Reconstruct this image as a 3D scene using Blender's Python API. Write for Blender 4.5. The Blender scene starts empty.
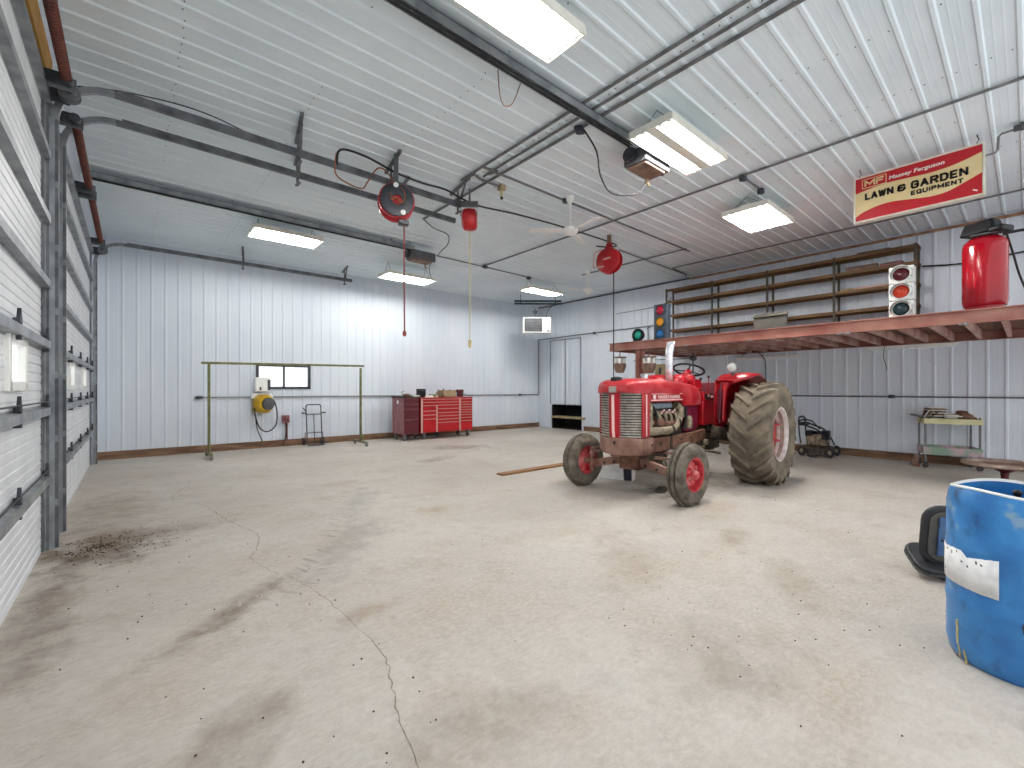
import bpy, bmesh, math, random
from mathutils import Vector, Matrix, Euler
random.seed(7)
SC = bpy.context.scene
COL = SC.collection
PI = math.pi
R = math.radians
RW, BW, LW, CE, FY = 12.35, 12.75, -0.60, 4.77, -1.5      # right wall, back wall, left wall, ceiling, front wall left out so world light fills the room

# ------------------------------------------------------------------ materials
def new_mat(name):
    m = bpy.data.materials.new(name); m.use_nodes = True
    nt = m.node_tree; b = nt.nodes['Principled BSDF']
    return m, nt, b
def rgb(h):
    if isinstance(h, str):
        h = h.lstrip('#'); v = [int(h[i:i+2], 16)/255 for i in (0, 2, 4)]
        return tuple(((c/12.92) if c <= .04045 else ((c+.055)/1.055)**2.4) for c in v) + (1,)
    return tuple(h) + (1,)
def pm(name, c1, c2=None, scale=6, rough=.5, metal=0., bump=0., detail=4, lo=.35, hi=.65, stretch=(1, 1, 1), spec=None):
    m, nt, b = new_mat(name)
    b.inputs['Roughness'].default_value = rough; b.inputs['Metallic'].default_value = metal
    if spec is not None: b.inputs['Specular IOR Level'].default_value = spec
    if c2 is None:
        b.inputs['Base Color'].default_value = rgb(c1)
        if not bump: return m
    tc = nt.nodes.new('ShaderNodeTexCoord'); mp = nt.nodes.new('ShaderNodeMapping'); mp.inputs['Scale'].default_value = stretch
    nz = nt.nodes.new('ShaderNodeTexNoise'); nz.inputs['Scale'].default_value = scale; nz.inputs['Detail'].default_value = detail
    nt.links.new(tc.outputs['Object'], mp.inputs[0]); nt.links.new(mp.outputs[0], nz.inputs['Vector'])
    if c2 is not None:
        cr = nt.nodes.new('ShaderNodeValToRGB')
        cr.color_ramp.elements[0].position = lo; cr.color_ramp.elements[1].position = hi
        cr.color_ramp.elements[0].color = rgb(c1); cr.color_ramp.elements[1].color = rgb(c2)
        nt.links.new(nz.outputs['Fac'], cr.inputs[0]); nt.links.new(cr.outputs[0], b.inputs['Base Color'])
    if bump:
        bp = nt.nodes.new('ShaderNodeBump'); bp.inputs['Strength'].default_value = bump; bp.inputs['Distance'].default_value = .01
        nt.links.new(nz.outputs['Fac'], bp.inputs['Height']); nt.links.new(bp.outputs[0], b.inputs['Normal'])
    return m
def emit(name, col, s):
    m, nt, b = new_mat(name)
    b.inputs['Base Color'].default_value = rgb(col); b.inputs['Emission Color'].default_value = rgb(col)
    b.inputs['Emission Strength'].default_value = s
    return m
def glass(name, tint='#ffffff', mixf=.12):
    m, nt, b = new_mat(name)
    out = nt.nodes['Material Output']
    tr = nt.nodes.new('ShaderNodeBsdfTransparent'); tr.inputs[0].default_value = rgb(tint)
    gl = nt.nodes.new('ShaderNodeBsdfGlossy'); gl.inputs['Roughness'].default_value = .05
    mx = nt.nodes.new('ShaderNodeMixShader'); mx.inputs[0].default_value = mixf
    nt.links.new(tr.outputs[0], mx.inputs[1]); nt.links.new(gl.outputs[0], mx.inputs[2]); nt.links.new(mx.outputs[0], out.inputs[0])
    return m

M = {}
M['wall'] = pm('wall_steel', '#d2d9e4', '#dbe2ea', 1.2, .5, 0, 0, stretch=(1, 1, .35), spec=.3)
M['ceil'] = pm('ceiling_steel', '#d9e4ea', '#e3edf2', .9, .5, 0, 0, spec=.25)
M['screw'] = pm('screw', '#6b6d70', None, rough=.5, metal=.6)
M['base'] = pm('baseboard_wood', '#5a4030', '#8a6b50', 3, .75, 0, .3, stretch=(.6, .6, 4))
M['doorpanel'] = pm('door_panel_steel', '#d3d6da', '#e0e2e5', 2.5, .45)
M['galv'] = pm('galvanized_steel', '#7b8085', '#a3a7aa', 5, .42, .55)
M['galvd'] = pm('dull_galvanized', '#55585c', '#7c7f82', 5, .5, .5)
M['darksteel'] = pm('dark_steel', '#33363c', '#4a4d54', 6, .5, .4)
M['conduit'] = pm('conduit_steel', '#6a6a6b', '#858585', 6, .45, .5)
M['spring'] = pm('spring_rust', '#4d231b', '#6e372b', 20, .6, .1, .3)
M['black'] = pm('black_rubber', '#141416', '#232326', 8, .6)
M['blackgloss'] = pm('black_plastic', '#0e0f12', '#17181d', 8, .45, spec=.3)
M['white'] = pm('white_enamel', '#e6e6e2', '#efefec', 6, .4)
M['fixture'] = pm('fixture_reflector', '#dcdacb', '#e8e6dc', 5, .35)
M['tube'] = emit('fluorescent_tube', '#faf9f6', 75)
M['tubehot'] = emit('bright_fluorescent_tube', '#faf9f6', 135)
M['tubeoff'] = pm('unlit_tube', '#e6e9ee', None, rough=.3)
M['glass'] = glass('window_glass')
M['olive'] = pm('olive_paint', '#54562e', '#74744a', 7, .5, .2)
M['red'] = pm('tool_red', '#a80a16', '#b8101c', 5, .3)
M['maroon'] = pm('tool_maroon', '#4c0f1b', '#601a26', 6, .4)
M['dullred'] = pm('tool_faded_red', '#7e4c52', '#98666a', 9, .55)
M['chrome'] = pm('chrome', '#c9cacc', '#e2e2e4', 5, .22, .9)
M['cream'] = pm('cream_trim', '#cba39c', None, rough=.45)
M['tan'] = pm('tan_wood', '#8f7d5c', '#ad9b78', 6, .7, 0, .2)
M['mezz'] = pm('mezzanine_red_oxide', '#8a5348', '#a87a6c', 2.2, .6, .1, .15)
M['mezzdeck'] = pm('mezzanine_deck_wood', '#5b3526', '#7a4f39', 4, .8, 0, .3, stretch=(1, 5, 1))
M['joist'] = pm('joist_red_oxide', '#9c6a5c', '#c09d90', 2.5, .6, .1)
M['shelfwood'] = pm('shelf_rust_brown', '#5f462c', '#80633f', 3, .7, 0, .2, stretch=(1, .4, 1))
M['shelfpost'] = pm('shelf_post', '#49453a', '#625d50', 4, .6, .3)
M['tank'] = pm('tank_red', '#a2051a', '#ab0a20', 3, .16)
M['tred'] = pm('tractor_red', '#98061a', '#b00c1e', 5, .28, .05)
M['tredfade'] = pm('tractor_red_faded', '#a5101f', '#bb4a4c', 5, .38, .05, lo=.4, hi=.75)
M['tdust'] = pm('tractor_dusty_rim', '#c02a36', '#e2a09c', 9, .5, lo=.4, hi=.75)
M['purple'] = pm('tractor_engine_cover', '#6e1030', '#8e2c48', 14, .4)
M['rust'] = pm('rusty_cast_iron', '#57382c', '#86604c', 6, .6, .25, .25)
M['rustl'] = pm('rusty_iron_pinkish', '#7a5548', '#9d7b6d', 6, .55, .25, .2)
M['grille'] = pm('grille_steel', '#968d86', '#c0b8b0', 12, .4, .5)
M['engine'] = pm('engine_grime', '#2a2421', '#5c5145', 12, .65, .3, .4)
M['enginetan'] = pm('engine_tan', '#6e604e', '#a3957f', 14, .55, .25, .2)
M['bluegrey'] = pm('engine_blue_grey', '#76818e', '#8c97a4', 8, .5, .3)
M['tire'] = pm('front_tire_rubber', '#4b443c', '#746b5f', 9, .85, 0, .15)
M['rtire'] = pm('rear_tire_rubber', '#5c5348', '#857867', 5, .9, 0, .25)
M['rimwhite'] = pm('rim_white', '#cfc6c4', '#e8e3e0', 12, .45, .2)
M['rimred'] = pm('rim_red', '#a31a28', '#c23a42', 10, .45)
M['pipewhite'] = pm('exhaust_silver', '#c9ccd2', '#e8eaee', 14, .3, .6)
M['lens'] = pm('headlamp_lens', '#c3c8c4', None, rough=.15)
M['letterpale'] = pm('letter_pale', '#efc9c4', None, rough=.5)
M['barrel'] = None
M['label'] = pm('torn_label_paper', '#d9d9db', '#f0f0f0', 12, .8, lo=.3, hi=.5)
M['yellow'] = pm('yellow_plastic', '#b88f17', '#d2ac2a', 6, .45)
M['yellowcord'] = pm('yellow_cord', '#b3a260', '#cabd88', 6, .6)
M['orangecord'] = pm('orange_cord', '#7a4a2c', '#9c5c34', 6, .6)
M['hosered'] = pm('red_hose', '#6a2026', '#7e2c31', 6, .5)
M['reelred'] = pm('reel_red', '#9c0c18', '#b01420', 5, .3)
M['reeldark'] = pm('reel_dark_plate', '#1e222b', '#30353f', 5, .35)
M['motor'] = pm('motor_grey', '#4f4f52', '#66676a', 6, .5, .3)
M['motorbrown'] = pm('motor_brown', '#6a4f42', '#8a6d5d', 8, .6, .1)
M['signred'] = pm('sign_red', '#b80f1e', None, rough=.35)
M['signcream'] = pm('sign_cream', '#dcc48e', '#e2cd9c', 3, .4)
M['signframe'] = pm('sign_frame', '#cfc8b8', '#ddd8ca', 6, .4)
M['signblack'] = pm('sign_black', '#16120f', None, rough=.4)
M['signwhite'] = pm('sign_white', '#f0dcd4', None, rough=.4)
M['tlwhite'] = pm('signal_white_paint', '#c8cac8', '#e2e3e0', 14, .5, lo=.3, hi=.6)
M['tldark'] = pm('signal_dark_paint', '#2d3742', '#3d4854', 8, .45)
M['lred'] = pm('lens_dark_red', '#4f0f1e', None, rough=.12)
M['lorange'] = pm('lens_orange_red', '#b83416', None, rough=.12)
M['lgreend'] = pm('lens_dark_teal', '#16323a', None, rough=.12)
M['lred2'] = pm('lens_red', '#a01230', None, rough=.12)
M['lamber'] = pm('lens_amber', '#d08a10', None, rough=.12)
M['lblue'] = pm('lens_blue', '#1f5f9a', None, rough=.12)
M['lgreen'] = pm('lens_green', '#189a86', None, rough=.12)
M['greyboard'] = pm('grey_board', '#302e2b', '#423f3b', 5, .8, 0, .2)
M['plank'] = pm('orange_plank', '#7c5230', '#9a7048', 3, .7, 0, .2, stretch=(.4, 4, 1))
M['osb'] = pm('plywood', '#a87a34', '#c4954a', 8, .75)
M['dirt'] = pm('dirt_clods', '#3a2c22', '#54402f', 8, .95)
M['crack'] = pm('crack_dark', '#6e655b', '#93897c', 30, .95)
M['paper'] = pm('papers', '#cfc9c0', '#e4dfd6', 12, .8)
M['brownrag'] = pm('brown_rag', '#5f4436', '#8a6652', 8, .9, 0, .4)
M['cartpaint'] = pm('cart_green_red_paint', '#7e9684', '#b39aa0', 3, .6, .1, lo=.45, hi=.55)
M['cartyellow'] = pm('cart_yellow_edge', '#b4ae7a', '#cfcaa4', 4, .6)
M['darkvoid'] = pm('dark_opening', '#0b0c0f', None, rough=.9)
M['navy'] = pm('navy_card', '#1d2738', None, rough=.5)
M['ringtan'] = pm('ring_tan', '#8a7468', '#a9968a', 8, .7, .1)
M['brownmetal'] = pm('brown_bucket', '#6a5145', '#86695a', 8, .6, .1)
M['heatergrille'] = pm('heater_grille', '#2c2f37', '#3d4048', 8, .5)
M['teal'] = pm('hanger_green', '#2c3d40', '#435557', 8, .5, .2)
M['copper'] = pm('copper_pipe', '#8a6348', '#b08d70', 6, .45, .4)
M['seatpad'] = pm('seat_black', '#1d1e22', '#2a2b30', 8, .5)
M['seatgrey'] = pm('seat_grey', '#3c4043', '#55524c', 8, .6)
M['bluestrip'] = pm('seat_blue', '#2f4f78', '#4b6d98', 8, .5)
M['tealtrim'] = pm('wheel_grey', '#55585a', '#6c6e70', 8, .6)

def barrel_mat():
    m, nt, b = new_mat('blue_plastic_barrel')
    b.inputs['Roughness'].default_value = .35
    tc = nt.nodes.new('ShaderNodeTexCoord')
    n1 = nt.nodes.new('ShaderNodeTexNoise'); n1.inputs['Scale'].default_value = 5; n1.inputs['Detail'].default_value = 6
    n2 = nt.nodes.new('ShaderNodeTexNoise'); n2.inputs['Scale'].default_value = 9; n2.inputs['Detail'].default_value = 7
    mp = nt.nodes.new('ShaderNodeMapping'); mp.inputs['Location'].default_value = (3, 1, 7); mp.inputs['Scale'].default_value = (1, 1, .6)
    nt.links.new(tc.outputs['Object'], n1.inputs['Vector']); nt.links.new(tc.outputs['Object'], mp.inputs[0]); nt.links.new(mp.outputs[0], n2.inputs['Vector'])
    c1 = nt.nodes.new('ShaderNodeValToRGB')
    e = c1.color_ramp.elements; e[0].position = .3; e[0].color = rgb('#1f62a6'); e[1].position = .62; e[1].color = rgb('#3a86c6')
    el = c1.color_ramp.elements.new(.66); el.color = rgb('#7d9fbb')
    c2 = nt.nodes.new('ShaderNodeValToRGB')
    e = c2.color_ramp.elements; e[0].position = .55; e[0].color = (0, 0, 0, 1); e[1].position = .70; e[1].color = (.7, .7, .7, 1)
    mx = nt.nodes.new('ShaderNodeMixRGB'); mx.inputs['Color2'].default_value = rgb('#26303c')
    nt.links.new(n1.outputs['Fac'], c1.inputs[0]); nt.links.new(n2.outputs['Fac'], c2.inputs[0])
    nt.links.new(c2.outputs[0], mx.inputs['Fac']); nt.links.new(c1.outputs[0], mx.inputs['Color1']); nt.links.new(mx.outputs[0], b.inputs['Base Color'])
    return m
M['barrel'] = barrel_mat()

def floor_mat():
    m, nt, b = new_mat('concrete_floor')
    L = nt.links.new
    tc = nt.nodes.new('ShaderNodeTexCoord')
    def noise(scale, detail=5, rough=.55, stretch=(1, 1, 1), loc=(0, 0, 0)):
        mp = nt.nodes.new('ShaderNodeMapping'); mp.inputs['Scale'].default_value = stretch; mp.inputs['Location'].default_value = loc
        n = nt.nodes.new('ShaderNodeTexNoise'); n.inputs['Scale'].default_value = scale; n.inputs['Detail'].default_value = detail; n.inputs['Roughness'].default_value = rough
        L(tc.outputs['Object'], mp.inputs[0]); L(mp.outputs[0], n.inputs['Vector']); return n.outputs['Fac']
    def ramp(fac, p0, v0, p1, v1):
        r = nt.nodes.new('ShaderNodeMapRange'); r.inputs['From Min'].default_value = p0; r.inputs['From Max'].default_value = p1
        r.inputs['To Min'].default_value = v0; r.inputs['To Max'].default_value = v1; L(fac, r.inputs[0]); return r.outputs[0]
    def mix(fac, a, col, mode='MIX'):
        x = nt.nodes.new('ShaderNodeMixRGB'); x.blend_type = mode
        if isinstance(fac, float): x.inputs['Fac'].default_value = fac
        else: L(fac, x.inputs['Fac'])
        if isinstance(a, tuple): x.inputs['Color1'].default_value = a
        else: L(a, x.inputs['Color1'])
        if isinstance(col, tuple): x.inputs['Color2'].default_value = col
        else: L(col, x.inputs['Color2'])
        return x.outputs[0]
    def mul(a, bb):
        x = nt.nodes.new('ShaderNodeMath'); x.operation = 'MULTIPLY'; x.use_clamp = True
        for i, v in enumerate((a, bb)):
            if isinstance(v, float): x.inputs[i].default_value = v
            else: L(v, x.inputs[i])
        return x.outputs[0]
    c = mix(ramp(noise(.55, 6), .38, 0, .62, 1), rgb('#b3aca4'), rgb('#c4beb7'))
    c = mix(ramp(noise(1.1, 6, .6, (1, 1.5, 1), (5, 2, 0)), .50, 0., .74, .60), c, rgb('#a5917a'))
    c = mix(ramp(noise(2.6, 7, .65, (1, 1, 1), (9, 4, 0)), .54, 0., .76, .55), c, rgb('#8d7d6c'))
    c = mix(ramp(noise(1.7, 6, .6, (1, 1, 1), (2, 14, 0)), .56, 0., .74, .5), c, rgb('#a8a6a4'))
    c = mix(ramp(noise(38, 3, .6), .66, 0., .74, .5), c, rgb('#7f705f'))
    c = mix(ramp(noise(110, 2), .35, 0., .75, .22), c, rgb('#8b8175'))
    c = mix(ramp(noise(7.5, 8, .7), .35, 0., .68, .38), c, rgb('#92877a'))
    c = mix(ramp(noise(22, 6, .7, (1, 1.6, 1), (4, 4, 0)), .42, 0., .70, .42), c, rgb('#d2ccc4'))
    # stains where they lie on the slab: x, y, half length x, half length y, turn, strength, colour
    stains = [(-.25, 5.6, .45, .55, 20, 1., '#4b3a2a'), (.0, 5.9, .9, .35, 10, .7, '#6a5642'), (-.45, 4.2, .18, 1.1, 0, .7, '#5c4936'),
              (-.2, 7.2, .45, 2.2, 0, .55, '#7c6a55'), (.55, 3.55, .75, .13, 42, .85, '#6f5c48'), (4.9, 8.2, .55, .30, 20, .7, '#7d7060'),
              (6.4, 9.6, .8, .5, -30, .8, '#70665a'), (2.9, 4.8, .35, .22, 0, .6, '#9a7f5c'), (2.45, 7.1, .4, .2, 0, .5, '#9a8266'),
              (3.3, 2.3, .7, .3, 40, .5, '#8c7c68'), (2.5, 1.1, .5, .4, 0, .5, '#82776a'), (5.9, 3.5, .5, .35, 0, .85, '#4a4239'),
              (7.0, 3.5, 1.3, .75, 0, .6, '#6e6557'), (4.6, 1.9, .5, .14, 20, .6, '#857258'), (3.9, 1.2, .6, .18, 25, .5, '#8a7760'), (1.2, 2.9, .3, .12, 10, .6, '#8b6f50'),
              (1.6, 4.3, 1.0, .28, 52, .55, '#85827e'), (2.3, 5.8, .9, .25, 62, .45, '#85827e'), (.3, 2.2, .4, .2, 45, .6, '#77685a'), (1.2, 1.6, .5, .25, 0, .5, '#857664')]
    w = noise(3.2, 6, .7)
    nse = noise(4.5, 6, .65, loc=(3, 8, 0))
    for sx, sy, a, bb, rot, st, colr in stains:
        mp = nt.nodes.new('ShaderNodeMapping'); mp.vector_type = 'TEXTURE'
        mp.inputs['Location'].default_value = (sx, sy, 0); mp.inputs['Rotation'].default_value = (0, 0, R(rot)); mp.inputs['Scale'].default_value = (a, bb, 1)
        L(tc.outputs['Object'], mp.inputs[0])
        ln = nt.nodes.new('ShaderNodeVectorMath'); ln.operation = 'LENGTH'; L(mp.outputs[0], ln.inputs[0])
        ad = nt.nodes.new('ShaderNodeMath'); ad.operation = 'ADD'; L(ln.outputs['Value'], ad.inputs[0]); L(ramp(w, .3, -.5, .7, .5), ad.inputs[1])
        c = mix(mul(ramp(ad.outputs[0], .35, st, 1.15, 0.), ramp(nse, .35, .35, .6, 1.)), c, rgb(colr))
    L(c, b.inputs['Base Color'])
    L(ramp(noise(2.2, 4), .3, .5, .7, .75), b.inputs['Roughness'])
    bp = nt.nodes.new('ShaderNodeBump'); bp.inputs['Strength'].default_value = .12; bp.inputs['Distance'].default_value = .02
    L(noise(14, 6, .6), bp.inputs['Height']); L(bp.outputs[0], b.inputs['Normal'])
    return m
M['floor'] = floor_mat()

# ------------------------------------------------------------------ mesh builder
def AX(axis):
    return {'z': Matrix.Identity(4), 'x': Matrix.Rotation(R(90), 4, 'Y'), 'y': Matrix.Rotation(R(-90), 4, 'X')}[axis]
def T(x, y, z): return Matrix.Translation((x, y, z))
class MB:
    def __init__(s): s.bm = bmesh.new()
    def box(s, c, d, rot=None, M4=None, taper=None):
        hx, hy, hz = d[0]/2, d[1]/2, d[2]/2
        vs = []
        for sz in (-1, 1):
            k = taper if (taper and sz == 1) else (1, 1)
            for sx, sy in ((-1, -1), (1, -1), (1, 1), (-1, 1)):
                vs.append(Vector((sx*hx*k[0], sy*hy*k[1], sz*hz)))
        m = Matrix.Translation(c)
        if rot: m = m @ Euler([R(a) for a in rot]).to_matrix().to_4x4()
        if M4: m = M4 @ m
        v = [s.bm.verts.new(m @ p) for p in vs]
        for f in ((3, 2, 1, 0), (4, 5, 6, 7), (0, 1, 5, 4), (1, 2, 6, 5), (2, 3, 7, 6), (3, 0, 4, 7)):
            s.bm.faces.new([v[i] for i in f])
        return s
    def bb(s, x0, x1, y0, y1, z0, z1):
        return s.box(((x0+x1)/2, (y0+y1)/2, (z0+z1)/2), (abs(x1-x0), abs(y1-y0), abs(z1-z0)))
    def bar(s, p0, p1, w, h, up=(0, 0, 1)):
        p0, p1 = Vector(p0), Vector(p1); d = p1-p0; L = d.length; d.normalize()
        up = Vector(up)
        if abs(d.dot(up)) > .98: up = Vector((1, 0, 0))
        sx = d.cross(up).normalized(); u = sx.cross(d)
        rings = []
        for p in (p0, p1):
            rings.append([s.bm.verts.new(p + sx*a*w/2 + u*b_*h/2) for a, b_ in ((-1, -1), (1, -1), (1, 1), (-1, 1))])
        a, b_ = rings
        s.bm.faces.new(a); s.bm.faces.new(b_[::-1])
        for i in range(4): s.bm.faces.new((a[i], b_[i], b_[(i+1) % 4], a[(i+1) % 4])[::-1])
        return s
    def tube(s, pts, r, n=8, closed=False, caps=True):
        pts = [Vector(p) for p in pts]
        k = len(pts)
        rr = r if isinstance(r, (list, tuple)) else [r]*k
        def tan(i):
            if closed: return (pts[(i+1) % k]-pts[(i-1) % k]).normalized()
            a, b_ = pts[max(i-1, 0)], pts[min(i+1, k-1)]
            return (b_-a).normalized()
        t0 = tan(0); ref = Vector((0, 0, 1)) if abs(t0.z) < .9 else Vector((1, 0, 0))
        nrm = t0.cross(ref).normalized()
        rings = []
        for i, p in enumerate(pts):
            t = tan(i)
            nrm = (nrm - t*nrm.dot(t))
            if nrm.length < 1e-6: nrm = t.cross(Vector((0.3, .5, .8)))
            nrm.normalize(); b_ = t.cross(nrm)
            rings.append([s.bm.verts.new(p + (nrm*math.cos(2*PI*j/n) + b_*math.sin(2*PI*j/n))*rr[i]) for j in range(n)])
        m = k if closed else k-1
        for i in range(m):
            a, b_ = rings[i], rings[(i+1) % k]
            for j in range(n): s.bm.faces.new((a[j], b_[j], b_[(j+1) % n], a[(j+1) % n])[::-1])
        if caps and not closed:
            s.bm.faces.new(rings[0]); s.bm.faces.new(rings[-1][::-1])
        return s
    def cyl(s, p0, p1, r0, r1=None, n=16):
        return s.tube([p0, p1], [r0, r0 if r1 is None else r1], n)
    def lathe(s, prof, n=24, M4=None, closed=False, a0=0, a1=2*PI):
        M4 = M4 or Matrix.Identity(4)
        full = abs(a1-a0-2*PI) < 1e-6
        cnt = n if full else n+1
        rings = []
        for r, h in prof:
            if r < 1e-6: rings.append([s.bm.verts.new(M4 @ Vector((0, 0, h)))]); continue
            rings.append([s.bm.verts.new(M4 @ Vector((r*math.cos(a0+(a1-a0)*j/n), r*math.sin(a0+(a1-a0)*j/n), h))) for j in range(cnt)])
        P = len(prof)
        for i in range(P if closed else P-1):
            a, b_ = rings[i], rings[(i+1) % P]
            for j in range(n):
                j2 = (j+1) % cnt
                if len(a) == 1 and len(b_) == 1: continue
                if len(a) == 1: f = (a[0], b_[j2], b_[j])
                elif len(b_) == 1: f = (a[j], a[j2], b_[0])
                else: f = (a[j], a[j2], b_[j2], b_[j])
                try: s.bm.faces.new(f)
                except ValueError: pass
        return s
    def prism(s, poly, h0, h1, M4=None):
        M4 = M4 or Matrix.Identity(4)
        a = [s.bm.verts.new(M4 @ Vector((x, y, h0))) for x, y in poly]
        b_ = [s.bm.verts.new(M4 @ Vector((x, y, h1))) for x, y in poly]
        s.bm.faces.new(a[::-1]); s.bm.faces.new(b_)
        k = len(poly)
        for i in range(k): s.bm.faces.new((a[i], a[(i+1) % k], b_[(i+1) % k], b_[i]))
        return s
    def loft(s, rings, caps=True, wrap=True):
        vr = [[s.bm.verts.new(Vector(p)) for p in r] for r in rings]
        n = len(vr[0])
        for a, b_ in zip(vr, vr[1:]):
            for j in range(n if wrap else n-1): s.bm.faces.new((a[j], a[(j+1) % n], b_[(j+1) % n], b_[j]))
        if caps and wrap:
            s.bm.faces.new(vr[0][::-1]); s.bm.faces.new(vr[-1])
        return s
    def ball(s, c, r, sc=(1, 1, 1), n=12, rot=None):
        m = Matrix.Translation(c)
        if rot: m = m @ Euler([R(a) for a in rot]).to_matrix().to_4x4()
        m = m @ Matrix.Diagonal((*sc, 1))
        k = max(4, n//2)
        return s.lathe([(r*math.sin(PI*i/k), -r*math.cos(PI*i/k)) for i in range(k+1)], n, m)
    def build(s, name, mat, parent=None, loc=None, smooth=True, bevel=0, seg=2, angle=40):
        bm = s.bm
        bmesh.ops.recalc_face_normals(bm, faces=bm.faces)
        me = bpy.data.meshes.new(name); bm.to_mesh(me); bm.free()
        if smooth:
            for p in me.polygons: p.use_smooth = True
            me.set_sharp_from_angle(angle=R(angle))
        me.materials.append(M[mat] if isinstance(mat, str) else mat)
        o = bpy.data.objects.new(name, me); COL.objects.link(o)
        if parent: o.parent = parent
        if loc: o.location = loc
        if bevel:
            md = o.modifiers.new('Bevel', 'BEVEL'); md.width = bevel; md.segments = seg; md.limit_method = 'ANGLE'; md.angle_limit = R(40)
        return o
def tag(o, label, cat, group=None, kind=None):
    o['label'] = label; o['category'] = cat
    if group: o['group'] = group
    if kind: o['kind'] = kind
    return o
def thing(name, label, cat, loc=(0, 0, 0), rotz=0, group=None):
    o = bpy.data.objects.new(name, None); COL.objects.link(o)
    o.location = loc; o.rotation_euler = (0, 0, R(rotz)); o.empty_display_size = .1
    return tag(o, label, cat, group)
def struct(o, label=None, cat=None):
    o['kind'] = 'structure'
    if label: o['label'] = label
    if cat: o['category'] = cat
    return o
def text(s, name, mat, parent, M4, size=1, bold=0., shear=0., extr=.002, fit=None):
    cu = bpy.data.curves.new(name, 'FONT'); cu.body = s; cu.size = size; cu.offset = bold; cu.shear = shear; cu.extrude = extr
    cu.resolution_u = 3
    t = bpy.data.objects.new(name, cu); COL.objects.link(t)
    dg = bpy.context.evaluated_depsgraph_get(); dg.update()
    me = bpy.data.meshes.new_from_object(t.evaluated_get(dg))
    bpy.data.objects.remove(t); bpy.data.curves.remove(cu)
    xs = [v.co.x for v in me.vertices]; ys = [v.co.y for v in me.vertices]
    if fit:
        w, h = fit; x0, y0 = min(xs), min(ys); kx, ky = w/(max(xs)-x0), h/(max(ys)-y0)
        for v in me.vertices: v.co.x = (v.co.x-x0)*kx; v.co.y = (v.co.y-y0)*ky
    me.transform(M4)
    me.materials.append(M[mat])
    o = bpy.data.objects.new(name, me); COL.objects.link(o); o.parent = parent
    return o
def arc(c, r, a0, a1, n, plane='xz'):
    out = []
    for i in range(n+1):
        a = R(a0+(a1-a0)*i/n); u, v = r*math.cos(a), r*math.sin(a)
        p = {'xz': (u, 0, v), 'xy': (u, v, 0), 'yz': (0, u, v)}[plane]
        out.append((c[0]+p[0], c[1]+p[1], c[2]+p[2]))
    return out
def smoothpath(pts, n=6):
    P = [Vector(p) for p in pts]; out = []
    for i in range(len(P)-1):
        p0, p1, p2, p3 = P[max(i-1, 0)], P[i], P[i+1], P[min(i+2, len(P)-1)]
        for k in range(n):
            t = k/n
            out.append(.5*((2*p1)+(-p0+p2)*t+(2*p0-5*p1+4*p2-p3)*t*t+(-p0+3*p1-3*p2+p3)*t*t*t))
    out.append(P[-1]); return out

# ------------------------------------------------------------------ room shell
def rib_profile(u0, u1, pitch=.244, phase=0., d=.015):
    """points (u, height) of a ribbed steel sheet: one tall rib per pitch, two low beads between"""
    pts = [(u0, 0)]
    k = math.floor((u0-phase)/pitch)-1
    shape = [(-.028, 0), (-.014, d), (.014, d), (.028, 0), (.085, 0), (.095, d*.10), (.105, 0), (.150, 0), (.160, d*.10), (.170, 0)]
    while phase+k*pitch < u1+pitch:
        for du, h in shape:
            u = phase+k*pitch+du
            if u0+1e-4 < u < u1-1e-4: pts.append((u, h))
        k += 1
    pts.append((u1, 0)); return pts
def sheet(mb, fn, u0, u1, v0, v1, phase=0., d=.015):
    pr = rib_profile(u0, u1, phase=phase, d=d)
    a = [mb.bm.verts.new(fn(u, v0, h)) for u, h in pr]; b_ = [mb.bm.verts.new(fn(u, v1, h)) for u, h in pr]
    for i in range(len(pr)-1): mb.bm.faces.new((a[i], a[i+1], b_[i+1], b_[i]))
def raw_build(mb, name, mat):
    me = bpy.data.meshes.new(name); mb.bm.to_mesh(me); mb.bm.free(); me.materials.append(M[mat])
    o = bpy.data.objects.new(name, me); COL.objects.link(o); return o

f = MB(); f.bb(LW-.1, RW+.1, FY, BW+.1, -.12, 0)
floor = struct(f.build('floor', 'floor', smooth=False), 'worn beige concrete floor with dirt stains', 'floor')

mb = MB()
sheet(mb, lambda u, v, h: (v, u, CE-h), FY, BW, LW-.1, RW, phase=.05)
mb.bb(LW-.1, RW+.1, FY, BW+.1, CE+.02, CE+.10)
ceiling = struct(raw_build(mb, 'ceiling', 'ceil'), 'white ribbed steel ceiling', 'ceiling')
mb = MB()
for x in [.35+1.22*i for i in range(10)]:
    y = .10
    while y < BW-.3:
        if random.random() < .8:
            mb.lathe([(.007, 0), (.007, -.005), (0, -.007)], 6, T(x+random.uniform(-.02, .02), y, CE))
            mb.lathe([(.007, 0), (.007, -.005), (0, -.007)], 6, T(x+random.uniform(-.02, .02), y+.14, CE))
        y += .244
mb.build('screw_heads', 'screw', ceiling)

WX0, WX1, WZ0, WZ1 = 2.41, 3.66, 1.53, 2.11
mb = MB(); fn = lambda u, v, h: (u, BW-h, v)
for a, b_, c, d in ((LW-.1, WX0, 0, CE), (WX1, RW, 0, CE), (WX0, WX1, 0, WZ0), (WX0, WX1, WZ1, CE)):
    sheet(mb, fn, a, b_, c, d, phase=.09)
struct(raw_build(mb, 'wall_back', 'wall'), 'pale grey ribbed steel back wall', 'wall')

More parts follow.
